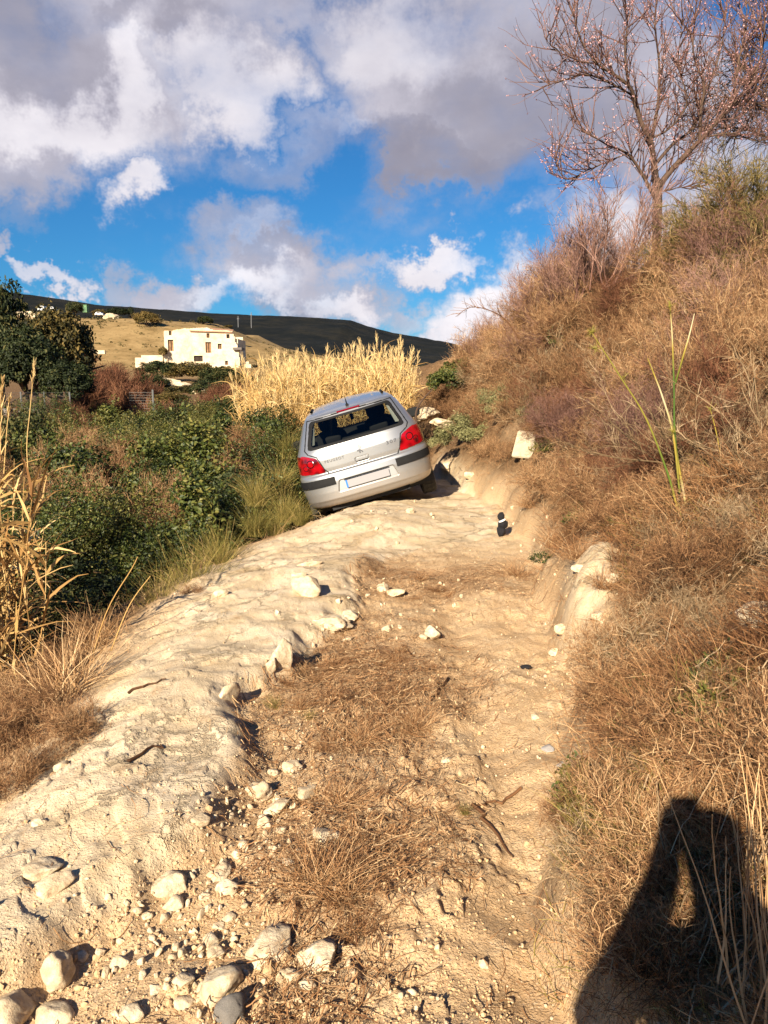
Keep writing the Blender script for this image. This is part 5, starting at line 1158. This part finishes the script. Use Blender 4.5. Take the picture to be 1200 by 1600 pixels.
# ------------------------------------------------ concrete block, black cloth, black scrap
p = hit(818, 716); bm = bmesh.new(); bmesh.ops.create_cube(bm, size=1)
for v in bm.verts: v.co = (v.co.x * (.34 if v.co.z < 0 else .28) + (0 if v.co.z < 0 else .03), v.co.y * .25, v.co.z * .42)
for v in bm.verts: v.co *= .82
bmesh.ops.bevel(bm, geom=bm.edges[:], offset=.012, segments=2, affect='EDGES')
me = bpy.data.meshes.new('concrete_block'); bm.to_mesh(me); bm.free(); me.materials.append(solid('concrete', (.42, .36, .26), .9, var=.2, vs=9, bump=.5))
o = link('concrete_block', me, None, (p.x, p.y, p.z + .17)); o.rotation_euler = (R(-10), R(4), R(-12)); tag(o, 'pale squared concrete block standing on the bank right of the car', 'block')
black_cloth = solid('black_cloth', (.004, .004, .007), .9, bump=.5, bs=25); white_b = solid('pale_band', (.7, .7, .68), .7)
p = hit(783, 838); cl = tag(bpy.data.objects.new('black_cloth', None), 'crumpled black cloth with a white band by the foot of the bank', 'cloth'); col.objects.link(cl); cl.location = p
for (dx, dz, s, sd_) in ((0.0, .055, (.042, .05, .06), 1), (.012, .125, (.05, .05, .05), 2), (-.005, .205, (.035, .035, .045), 3)):
    V, F_ = ICO[4]; r_ = 1 + .28 * fbm(V[:, 0], V[:, 1], 2.3, 4, sd_, V[:, 2]); me = mesh('fold', V * r_[:, None] * np.array(s), F_, black_cloth, None, True); link('fold', me, cl, (dx, 0, dz))
V, F_ = ICO[3]; me = mesh('white_band', V * np.array((.040, .045, .010)), F_, white_b, None, True); o = link('white_band', me, cl, (.004, -.012, .165)); o.rotation_euler = (0, R(-25), 0)
p = hit(822, 1045); V, F_ = ICO[4]; r_ = 1 + .3 * fbm(V[:, 0], V[:, 1], 2.3, 4, 8, V[:, 2]); o = link('black_scrap', mesh('black_scrap', V * r_[:, None] * np.array((.03, .02, .014)), F_, black_cloth, None, True), None, p + Vector((0, 0, .01))); tag(o, 'small black scrap lying alone on the track', 'scrap')
# ------------------------------------------------ ruined house
H0 = 117.0; kx = H0 / FPX
def hx(cx_): return ((240 + cx_ / 4.615) - 600) * kx
def hz(cy_): return at(600, 490 + cy_ / 4.615, H0).z
hm, t, b = nm('lime_wall'); gp = t.nodes.new('ShaderNodeNewGeometry'); n1 = t.nodes.new('ShaderNodeTexNoise'); n1.inputs['Scale'].default_value = .9; n1.inputs['Detail'].default_value = 8; n1.inputs['Roughness'].default_value = .75; t.links.new(gp.outputs['Position'], n1.inputs['Vector'])
cr_ = ramp(t, [(.3, (.42, .30, .18)), (.42, (.55, .42, .28)), (.55, (.62, .52, .38)), (.75, (.68, .59, .45))]); t.links.new(n1.outputs['Fac'], cr_.inputs[0]); t.links.new(cr_.outputs[0], b.inputs['Base Color']); b.inputs['Roughness'].default_value = .95
brk = solid('brown_infill', (.22, .12, .06), .9, var=.4, vs=3); hol = solid('dark_opening', (.03, .018, .012), .9); tile = solid('roof_tiles', (.36, .20, .12), .85, var=.35, vs=4, bump=.8, bs=6)
house = tag(bpy.data.objects.new('ruined_house', None), 'white ruined farmhouse with a crumbling top on the hillside', 'house'); col.objects.link(house); hb = Vector((hx(370), H0, hz(380))); house.location = hb
WINS = [(135, 175, 188, 270, brk), (145, 165, 125, 156, brk), (400, 440, 205, 283, brk), (410, 432, 142, 175, brk), (487, 515, 217, 255, brk), (550, 573, 148, 178, hol), (315, 378, 303, 345, hol), (535, 556, 340, 370, brk)]
topk = [(112, 130), (120, 122), (170, 126), (178, 120), (200, 114), (232, 113), (250, 106), (290, 108), (345, 103), (420, 100), (440, 112), (470, 120), (560, 122), (590, 128), (604, 150), (610, 200), (628, 235), (634, 300), (640, 330)]
xs = sorted(set([110] + list(range(114, 640, 8)) + [w_[0] for w_ in WINS] + [w_[1] for w_ in WINS] + [640])); zs = sorted(set([430, 160] + [w_[2] for w_ in WINS if w_[2] > 150] + [w_[3] for w_ in WINS] + list(range(190, 430, 20)) + [148, 142, 135]), reverse=True)
mb = MB(); gt = np.random.default_rng(3)
def topc(x_): return np.interp(x_, [k[0] for k in topk], [k[1] for k in topk])
for xa_, xb_ in zip(xs[:-1], xs[1:]):
    tp = topc((xa_ + xb_) / 2) + gt.uniform(-1.5, 1.5)
    zz_ = [z for z in zs if z > tp + 2] + [tp]
    for za_, zb_ in zip(zz_[:-1], zz_[1:]):
        cxm, czm = (xa_ + xb_) / 2, (za_ + zb_) / 2
        if any(w_[0] < cxm < w_[1] and w_[2] < czm < w_[3] for w_ in WINS): continue
        mb.box((hx(xa_), H0, hz(za_)), (hx(xb_), H0 + .5, hz(zb_)))
mb.box((hx(112), H0 + .5, hz(430)), (hx(112) + .4, H0 + 7, hz(160))); mb.box((hx(606), H0 + .5, hz(430)), (hx(606) + .4, H0 + 7, hz(180))); mb.box((hx(112), H0 + 6.6, hz(430)), (hx(610), H0 + 7, hz(150)))
wl = mb.build('wall', hm, house); wl.matrix_parent_inverse = Matrix.Translation(-hb)
for w_ in WINS:
    mb = MB(); mb.box((hx(w_[0]), H0 + .28, hz(w_[3])), (hx(w_[1]), H0 + .36, hz(w_[2]))); o = mb.build('window', w_[4], house); o.matrix_parent_inverse = Matrix.Translation(-hb)
    mb = MB(); mb.box((hx(w_[0]) , H0 + .20, hz(w_[2]) - .12), (hx(w_[1]), H0 + .275, hz(w_[2]) - .002)); mb.box((hx((w_[0] + w_[1]) / 2) - .04, H0 + .20, hz(w_[3])), (hx((w_[0] + w_[1]) / 2) + .04, H0 + .275, hz(w_[2]) - .125)); q = mb.build('frame', hol, o)
mb = MB(); xa_, xb_ = hx(292), hx(596); V = np.array([[xa_, H0 - .3, hz(128)], [xb_, H0 - .3, hz(138)], [xb_, H0 - .3, hz(138) + .12], [xa_, H0 - .3, hz(128) + .12], [xa_ + 1, H0 + 3.4, hz(92)], [xb_ - .5, H0 + 3.4, hz(110)], [xb_ - .5, H0 + 3.4, hz(110) + .12], [xa_ + 1, H0 + 3.4, hz(92) + .12]])
mb.add(V, np.array([[0, 1, 2, 3], [4, 7, 6, 5], [0, 4, 5, 1], [3, 2, 6, 7], [0, 3, 7, 4], [1, 5, 6, 2]])); o = mb.build('roof', tile, house); o.matrix_parent_inverse = Matrix.Translation(-hb)
mb = MB(); mb.box((hx(598), H0 - .6, hz(262)), (hx(660), H0 + 2, hz(245))); mb.box((hx(652), H0 - .5, hz(350)), (hx(655), H0 - .4, hz(262))); o = mb.build('porch', solid('porch_grey', (.12, .10, .09), .8), house); o.matrix_parent_inverse = Matrix.Translation(-hb)
mb = MB(); mb.box((hx(-60), H0 + .2, hz(430)), (hx(110), H0 + .7, hz(300))); mb.box((hx(-120), H0 + 1.2, hz(430)), (hx(-62), H0 + 1.7, hz(316))); o = mb.build('terrace_wall', hm); tag(o, 'low lime white terrace wall left of the farmhouse', 'wall')
mb = MB(); mb.box((hx(-320), 112, hz(300)), (hx(-230), 112.5, hz(275))); mb.box((hx(-390), 112, hz(296)), (hx(-322), 112.5, hz(268))); tag(mb.build('ruined_wall', hm), 'broken pale wall on the golden slope further left', 'wall')
mb = MB(); mb.box((hx(715), 112, hz(420)), (hx(760), 112.5, hz(370))); mb.box((hx(722), 112, hz(368)), (hx(745), 112.5, hz(352))); tag(mb.build('wall_stub', hm), 'stub of ruined wall right of the farmhouse behind the canes', 'wall')
# ------------------------------------------------ far trees, outcrops and small things on the hill
ochre = plant_mat('ochre_leaf', [(.010, .012, .004), (.04, .035, .009), (.12, .085, .022), (.24, .16, .05)], .65, .05)
LT = [leafy_mesh('crown', 700 + i, (leaf_dk, ochre)[i], 9000, .11, (1, 1, .95), lumps=52, sprays=26, lump_r=.3) for i in range(2)]
def far_tree(px, pyb, pyt, wpx, d_, lab, seed=0, name='tree', mat=None, trunk=True):
    b_ = at(px, pyb, d_); h_ = at(px, pyt, d_).z - b_.z; w_ = wpx * d_ / FPX / 2
    root = tag(bpy.data.objects.new(name, None), lab, 'tree'); col.objects.link(root); root.location = (b_.x, b_.y, b_.z)
    c = link('crown', LT[seed % 2], root, (0, 0, h_ * .5)); c.scale = (w_ / 1.12, w_ / 1.12, h_ * .5 / 1.05); c.rotation_euler = (0, 0, seed * 1.3)
    mb = MB(); gg = np.random.default_rng(seed); P = np.array([[[0, 0, -.6], [.05, 0, h_ * .25], [-.05, .05, h_ * .55]]]) ; mb.add(*tubes(P, np.array([[h_ * .05, h_ * .035, h_ * .02]]), 7), .3)
    Q = grow(np.repeat(P[:, 1], 6, 0), rnd_dirs(6, gg) + np.array([0, 0, .8]), h_ * .45, 5, .1, 0, gg); mb.add(*tubes(Q, taper(6, 5, h_ * .02, h_ * .006), 5), .3); mb.build('trunk', bark_m, root, True); return root
far_tree(0, 640, 420, 118, 27, 'tall dark tree at the left edge of the photo', 0)
far_tree(92, 640, 466, 132, 25, 'broad dark tree beside the tallest one', 1)
far_tree(40, 650, 500, 120, 23, 'low dark tree in front of the two big ones', 2)
far_tree(55, 640, 520, 110, 22.5, 'dark tree filling the gap between the two big ones', 4)
far_tree(-40, 650, 470, 120, 24, 'dark tree cut off by the left edge', 4)
far_tree(110, 645, 560, 90, 22, 'dark bushy tree above the fence', 8)
far_tree(230, 514, 484, 42, 150, 'round dark tree on the crest of the golden hill', 5)
far_tree(320, 510, 493, 26, 160, 'small green tree behind the farmhouse roof', 6)
far_tree(357, 514, 507, 14, 150, 'tiny pale green tree at the right end of the farmhouse roof', 7)
far_tree(185, 497, 480, 40, 175, 'wide dark bush on the far end of the crest', 8)
far_tree(205, 500, 478, 10, 178, 'narrow dark cypress on the crest', 10)
far_tree(155, 498, 482, 24, 170, 'dark tree right of the green hut', 11); far_tree(118, 496, 470, 30, 160, 'dark tree left of the green hut', 12); far_tree(255, 560, 540, 16, 116, 'small dark tree at the left corner of the farmhouse', 13)
for k_, (px, py, w_, d_, sz_) in enumerate([(250, 580, 60, 80, .5), (300, 582, 66, 78, .5), (345, 590, 60, 75, .55), (380, 600, 50, 70, .6), (235, 600, 50, 60, .6), (290, 612, 60, 58, .35), (330, 612, 60, 55, .6), (210, 620, 60, 45, .6), (400, 620, 60, 42, .6), (265, 625, 50, 40, .5), (440, 620, 60, 30, .6), (160, 600, 60, 48, .7)]):
    p = at(px, py, d_); w2 = w_ * d_ / FPX / 2; put('far_bush', LT[k_ % 2], (p.x, p.y, p.z), w2 * 1.1, label='dark bush in the thicket below the farmhouse', cat='bush', group='dark bushes below the farmhouse', sz=sz_)
SR = [shrub_mesh('rust_shrub', 720 + i, twig_rust, 1.0, n0=20, n1=14, n2=10, n3=3, r=.006, up=.5, flat=1.0, wob=.16, spread=.5, L=(1, .5, .3, .15)) for i in range(3)]
for k_, (px, py, s, d_) in enumerate([(165, 622, 1.9, 40), (190, 618, 1.9, 42), (215, 622, 1.6, 44), (150, 640, 1.4, 30), (200, 640, 1.3, 30), (250, 650, 1.0, 26), (290, 650, .9, 28), (330, 648, 1.0, 30), (370, 645, 1.3, 32), (395, 640, 1.3, 28), (340, 625, 1.3, 45), (375, 620, 1.5, 45), (140, 590, 1.9, 46), (110, 655, .8, 20), (60, 660, .7, 20), (20, 660, .7, 19), (420, 640, 1.2, 24)]):
    p = at(px, py + 12, d_); put('rust_shrub', SR[k_ % 3], (p.x, p.y, p.z - .3), s, label='rusty bare shrub beyond the brambles', cat='shrub', group='rusty bare shrubs beyond the brambles')
for (px, py, r_, d_, lab) in [(262, 597, 22, 62, 'pale rock outcrop under the farmhouse'), (285, 605, 18, 60, 'lower step of the pale outcrop'), (315, 612, 14, 55, 'pale rounded outcrop among rusty shrubs'), (50, 492, 20, 120, 'pale rocky ledge left of the dark tree top'), (170, 497, 16, 165, 'pale ledge on the crest near the green hut'), (660, 645, 26, 18, 'rocky pale ledge behind the bent branch'), (690, 660, 16, 16, 'pale stones in the bank behind the sage bush')]:
    p = at(px, py, d_); k = r_ * d_ / FPX; o = link('rock_outcrop', stone_mesh(int(px) + 5, (1.2, .8, .55), 5, 10, .12)); o.scale = (k, k, k); o.location = (p.x, p.y, p.z - k * .1); tag(o, lab, 'rock')
g = np.random.default_rng(900); n = 4200; x = g.uniform(-150, 10, n); y = g.uniform(112, 185, n); k = fbm(x, y, .06, 3, 61) + g.uniform(-.5, .5, n) > .1; x, y = x[k], y[k]; n = len(x)
B = np.stack([x, y, height(x, y)], 1); q = 26; s_ = g.lognormal(-1.5, .5, n); C_ = np.repeat(B, q, 0) + rnd_dirs(n * q, g) * np.repeat(s_, q)[:, None] * np.array([1, 1, .6]); C_[:, 2] += np.repeat(s_ * .4, q)
V, F_, v = leaves_arr(g, C_, .22, None, .7); tag(link('hillside_scrub', mesh('hillside_scrub', V, F_, broom, {'var': v * .6})), 'low scrub dotted over the golden hillside', 'scrub', None, 'stuff')
# green hut, parked vehicles, mast
def far_box(name, x0, x1, y0, y1, d_, mat, lab, cat, depth=2.0, roof=None):
    a = at(x0, y1, d_); c = at(x1, y0, d_); root = tag(bpy.data.objects.new(name, None), lab, cat); col.objects.link(root); root.location = ((a.x + c.x) / 2, d_, a.z)
    hw = (c.x - a.x) / 2; h_ = c.z - a.z; return root, hw, h_
root, hw, h_ = far_box('green_hut', 129.5, 135, 477, 488, 165, None, 'small green hut on the crest of the hill', 'hut')
gm_ = solid('green_paint', (.12, .25, .11), .7); mb = MB(); mb.box((-hw, 0, 0), (hw, 1.4, h_)); mb.build('wall', gm_, root); mb = MB(); mb.box((-hw - .08, -.08, h_), (hw + .08, 1.5, h_ + .1)); mb.build('roof', gm_, root); mb = MB(); mb.box((-hw * .5, -.03, 0), (hw * .5, -.001, h_ * .8)); mb.build('door', solid('door_green', (.07, .15, .07), .7), root)
wp = solid('white_paint', (.75, .75, .73), .35)
for (x0, x1, y0, y1, lab) in [(59, 71, 478, 486, 'white vehicle parked on the crest furthest left'), (77, 84, 479, 484, 'white vehicle parked next to the furthest one'), (148, 160, 487.5, 493, 'white vehicle parked right of the green hut')]:
    root, hw, h_ = far_box('parked_car', x0, x1, y0, y1, 160, None, lab, 'car')
    bm = bmesh.new(); prof = [(-1, .18), (1, .18), (1, .55), (.62, .62), (.38, 1), (-.6, 1), (-.92, .6), (-1, .55)]
    fr_ = [bm.verts.new((a * hw, 0, b_ * h_)) for a, b_ in prof]; bk_ = [bm.verts.new((a * hw, 1.7, b_ * h_)) for a, b_ in prof]; bm.faces.new(fr_); bm.faces.new(bk_[::-1])
    for i in range(8): bm.faces.new((fr_[i], bk_[i], bk_[(i + 1) % 8], fr_[(i + 1) % 8]))
    bmesh.ops.recalc_face_normals(bm, faces=bm.faces[:]); me = bpy.data.meshes.new('body'); bm.to_mesh(me); bm.free(); me.materials.append(wp); link('body', me, root)
    mb = MB(); mb.box((-.5 * hw, -.02, .62 * h_), (.34 * hw, -.004, .92 * h_)); mb.build('window', hol, root)
    for s_ in (-.6, .6):
        mb = MB(); a_ = np.linspace(0, 2 * math.pi, 17)[:-1]; V = [(s_ * hw + .2 * h_ * math.cos(q), yy, .2 * h_ + .2 * h_ * math.sin(q)) for yy in (-.03, .2) for q in a_]; i_ = np.arange(16); mb.add(np.array(V), [np.stack([i_, (i_ + 1) % 16, (i_ + 1) % 16 + 16, i_ + 16], 1), np.arange(16)[None]]); mb.build('wheel', rub, root)
for (px, y0, y1, lab) in [(392.5, 488, 503, 'thin mast on the dark ridge'), (372, 494, 502, 'shorter mast left of the taller one on the dark ridge')]:
    a = at(px, y1, 640); c = at(px, y0, 640); mb = MB(); mb.add(*tubes(np.array([[[a.x, a.y, a.z - 12], a[:], c[:]]]), np.full((1, 3), .28), 5)); mb.box((a.x - .9, a.y - .1, c.z - 2.2), (a.x + .9, a.y + .1, c.z - 1.9)); tag(mb.build('mast', solid('mast_grey', (.15, .15, .16), .6)), lab, 'mast')
# fence on the far side of the gully
fm = solid('galvanised', (.16, .16, .155), .6, .3); fence = tag(bpy.data.objects.new('wire_fence', None), 'wire mesh fence on posts below the dark trees', 'fence'); col.objects.link(fence); f0 = at(60, 640, 21); fence.location = f0
fp = [at(px, 636, 21) for px in (-8, 34, 70, 110)]
for p in fp:
    mb = MB(); mb.add(*tubes(np.array([[(p.x, p.y, p.z - .6), (p.x, p.y, p.z + .05), (p.x, p.y, p.z + .40)]]), np.full((1, 3), .022), 6)); o = mb.build('post', fm, fence); o.matrix_parent_inverse = Matrix.Translation(-f0)
mb = MB(); xa_, xb_ = fp[0].x, fp[-1].x; zb = fp[0].z
for i in range(60): mb.add(*tubes(np.array([[(xa_ + (xb_ - xa_) * i / 59, 21.02, zb - .25), (xa_ + (xb_ - xa_) * i / 59, 21.02, zb + .38)]]), np.full((1, 2), .002), 3))
for k_ in range(8): mb.add(*tubes(np.array([[(xa_, 21.02, zb - .25 + k_ * .09), (xb_, 21.02, zb - .25 + k_ * .09)]]), np.full((1, 2), .003), 3))
o = mb.build('mesh_panel', fm, fence); o.matrix_parent_inverse = Matrix.Translation(-f0)
mb = MB(); mb.box((at(-10, 640, 21).x, 21.2, zb - .5), (at(56, 640, 21).x, 21.5, zb - .05)); tag(mb.build('low_wall', solid('low_wall_grey', (.22, .20, .175), .9, var=.2, vs=4)), 'low grey wall behind the wire fence', 'wall')
g2 = tag(bpy.data.objects.new('fence_post', None), 'grey metal post with a bit of mesh beyond the brambles', 'fence'); col.objects.link(g2); q = at(240, 640, 24); g2.location = q
mb = MB(); mb.add(*tubes(np.array([[(0, 0, -.6), (0, 0, .6)]]), np.full((1, 2), .03), 6)); mb.build('post', fm, g2); mb = MB()
for i in range(14): mb.add(*tubes(np.array([[(-.05 - i * .05, 0, -.1), (-.05 - i * .05, 0, .55)]]), np.full((1, 2), .002), 3))
for i in range(8): mb.add(*tubes(np.array([[(0, 0, -.05 + i * .08), (-.72, 0, -.05 + i * .08)]]), np.full((1, 2), .002), 3))
mb.build('mesh_panel', fm, g2)
# ------------------------------------------------ the person taking the photograph (stands behind the camera, only the shadow is seen)
pj = {}; edges = []; 
def J(n_, p, r, par=None):
    pj[n_] = (p, r, len(pj));
    if par: edges.append((pj[par][2], pj[n_][2]))
PX, PY = -.02, -.37
J('pelvis', (PX, PY, .95), .155); J('waist', (PX, PY, 1.10), .14, 'pelvis'); J('chest', (PX, PY, 1.28), .165, 'waist'); J('neckb', (PX, PY, 1.42), .075, 'chest'); J('neck', (PX - .01, PY + .03, 1.50), .055, 'neckb')
J('head', (PX - .02, PY + .05, 1.60), .085, 'neck'); J('crown', (PX - .02, PY + .04, 1.69), .075, 'head')
HN = Vector((0.0, -.075, 1.485))
for s_, el_ in ((-1, (-.29, -.29, 1.08)), (1, (.30, -.22, 1.16))):
    q = 'l' if s_ < 0 else 'r'
    J('sh' + q, (PX + s_ * .19, PY, 1.38), .085, 'chest'); J('el' + q, el_, .072, 'sh' + q); J('wr' + q, (s_ * .05, -.10, 1.42), .042, 'el' + q); J('pa' + q, (s_ * .05, -.075, 1.48), .028, 'wr' + q)
    for k_, (dx, dz, ln) in enumerate(((-.012, .03, .06), (-.004, .035, .065), (.006, .03, .06), (.014, .02, .05))):
        a0 = Vector((s_ * (.048), -.062 + k_ * .006, 1.475 + k_ * .016)); J('f%s%da' % (q, k_), tuple(a0 + Vector((-s_ * .006, .012, .006))), .0085, 'pa' + q); J('f%s%db' % (q, k_), tuple(a0 + Vector((-s_ * .020, .020, .008))), .0075, 'f%s%da' % (q, k_))
    J('t%sa' % q, (s_ * .04, -.07, 1.46), .010, 'pa' + q); J('t%sb' % q, (s_ * .02, -.055, 1.475), .008, 't%sa' % q)
    J('hip' + q, (PX + s_ * .10, PY, .88), .105, 'pelvis'); J('kn' + q, (PX + s_ * .12, PY + .03, .48), .065, 'hip' + q); J('an' + q, (PX + s_ * .13, PY - .02, .09), .042, 'kn' + q); J('to' + q, (PX + s_ * .14, PY + .16, .03), .035, 'an' + q)
me = bpy.data.meshes.new('person'); me.from_pydata([v[0] for v in pj.values()], edges, []); po = link('person', me)
sk_ = po.modifiers.new('skin', 'SKIN')
for i, v in enumerate(pj.values()): me.skin_vertices[0].data[i].radius = (v[1], v[1] * (.8 if v[1] > .12 else 1)); me.skin_vertices[0].data[i].use_root = (i == 0)
ss_ = po.modifiers.new('sub', 'SUBSURF'); ss_.levels = 2; ss_.render_levels = 2; po.location.z = zat(PX, PY)
me.materials.append(solid('dark_clothes', (.03, .03, .04), .9)); tag(po, 'person in dark clothes holding up a phone, seen only as a shadow on the bank', 'person')
ph = MB(); ph.box((-.037, -.052, 1.425), (.037, -.044, 1.57)); o = ph.build('phone', blk); tag(o, 'phone held up by the person, seen as the square tip of the shadow', 'phone'); mb = MB(); mb.box((-.034, -.0535, 1.432), (.034, -.0522, 1.563)); mb.build('screen', solid('screen_glass', (.01, .01, .012), .1), o)

# ------------------------------------------------ labels of look-alikes: which landmark they are nearest to, and in what order
bpy.context.view_layer.update()
LM = {'the car': (570, 700), 'the concrete block': (818, 700), 'the black cloth': (783, 825), 'the green stalk': (1075, 840), 'the almond trunk': (1025, 380), 'the eroded cut': (930, 930), 'the black scrap': (822, 1042), 'the large tussock': (300, 870), 'the farmhouse': (320, 545),
      'the lone fence post': (238, 625), 'the grey stone block': (1185, 985), 'the shadow of the head': (1090, 1290), 'the boulder': (478, 925), 'the cane thicket': (530, 590), 'the left edge canes': (25, 780), 'the dark trees': (70, 560), 'the top right broom bush': (1180, 330), 'the upright flake': (438, 1040),
      'the angular stone': (675, 992), 'the smooth slab': (427, 1480), 'the dark green bush': (716, 600), 'the bottom right corner': (1190, 1590), 'the bottom left corner': (10, 1590), 'the stalk tip': (925, 520), 'the clod pile': (430, 1230), 'the big yellowish stone': (340, 1552), 'the lone white stone': (187, 1510), 'the domed rock': (268, 1385), 'the cracked rock': (498, 1502), 'the bright white stone': (433, 1268), 'the dark grey rock': (362, 1592), 'the flat white stone': (343, 1368),
      'the broken outcrop': (520, 978), 'the dry stick': (720, 828), 'the leafy patch': (880, 620), 'the upper dark leaves': (1100, 560), 'the open patch': (1040, 1160), 'the upper rock flake': (487, 882), 'the pale wedge stone': (270, 1418), 'the dark hollow': (415, 1240)}
def topix(v):
    c, s = math.cos(R(PITCH)), math.sin(R(PITCH)); X, Y, Z = v.x, v.y, v.z - CAMH; d_ = Y * c - Z * s; u = Y * s + Z * c
    return (600 + FPX * X / max(d_, .1), 800 - FPX * u / max(d_, .1))
SHORT = {'woody stems on the bank': 'long stemmed woody shrub', 'dark rusty shrubs on the bank': 'dark rusty shrub', **{k: 'small pale stone' for k in ('small stones of the lower rubble', 'small stones around the clods', 'small stones along the bottom edge', 'small stones around the upper straw', 'small stones behind the car')}, 'dry shrubs on the bank': None, 'tall tangled shrubs on the bank': 'tall tangled brown shrub', 'bramble bushes in the gully': 'leafy green bramble bush', 'bare shrubs among the brambles': 'bare brown shrub in the brambles', 'rusty bare shrubs beyond the brambles': 'rusty bare shrub',
         'low brush along the left lip': 'low brown brush', 'wiry tufts in the straw': 'wiry brown tuft', 'low twiggy plants on the bank': None, 'rusty shrubs behind the car': 'rusty brown shrub', 'dark bushes below the farmhouse': 'dark bush'}
ORD = ['nearest', 'second nearest', 'third nearest', 'fourth nearest', 'fifth nearest', 'sixth nearest', 'seventh nearest', 'eighth nearest', 'ninth nearest', 'tenth nearest']
bk_ = {}
for o in list(col.objects):
    if o.parent or o.get('group') not in SHORT: continue
    px, py = topix(o.location); b_ = SHORT[o['group']] or {'dry brown twiggy': 'brown twiggy shrub', 'bleached grey twi': 'bleached grey shrub', 'low bleached twig': 'low bleached twiggy plant', 'low brown twiggy': 'low brown twiggy plant'}.get(next(k for k in ('dry brown twiggy', 'bleached grey twi', 'low bleached twig', 'low brown twiggy') if o['label'].startswith(k)))
    lm = min(LM, key=lambda k: (LM[k][0] - px) ** 2 + (LM[k][1] - py) ** 2); dx, dy = px - LM[lm][0], py - LM[lm][1]
    dr = ('right of' if dx > 0 else 'left of') if abs(dx) > abs(dy) else ('below' if dy > 0 else 'above')
    bk_.setdefault((b_, dr, lm), []).append((math.hypot(dx, dy), o.name))
for (b_, dr, lm), L_ in bk_.items():
    for i, (_, n_) in enumerate(sorted(L_)):
        lb_ = f'{b_} {dr} {lm}' + (f', {ORD[i]} of those there' if len(L_) > 1 and i < 10 else (' , one of the farther ones'.replace(' ,', ',') if i >= 10 else ''))
        bpy.data.objects[n_]['label'] = lb_ if len(lb_.split()) <= 16 else lb_.replace(' of those there', '')
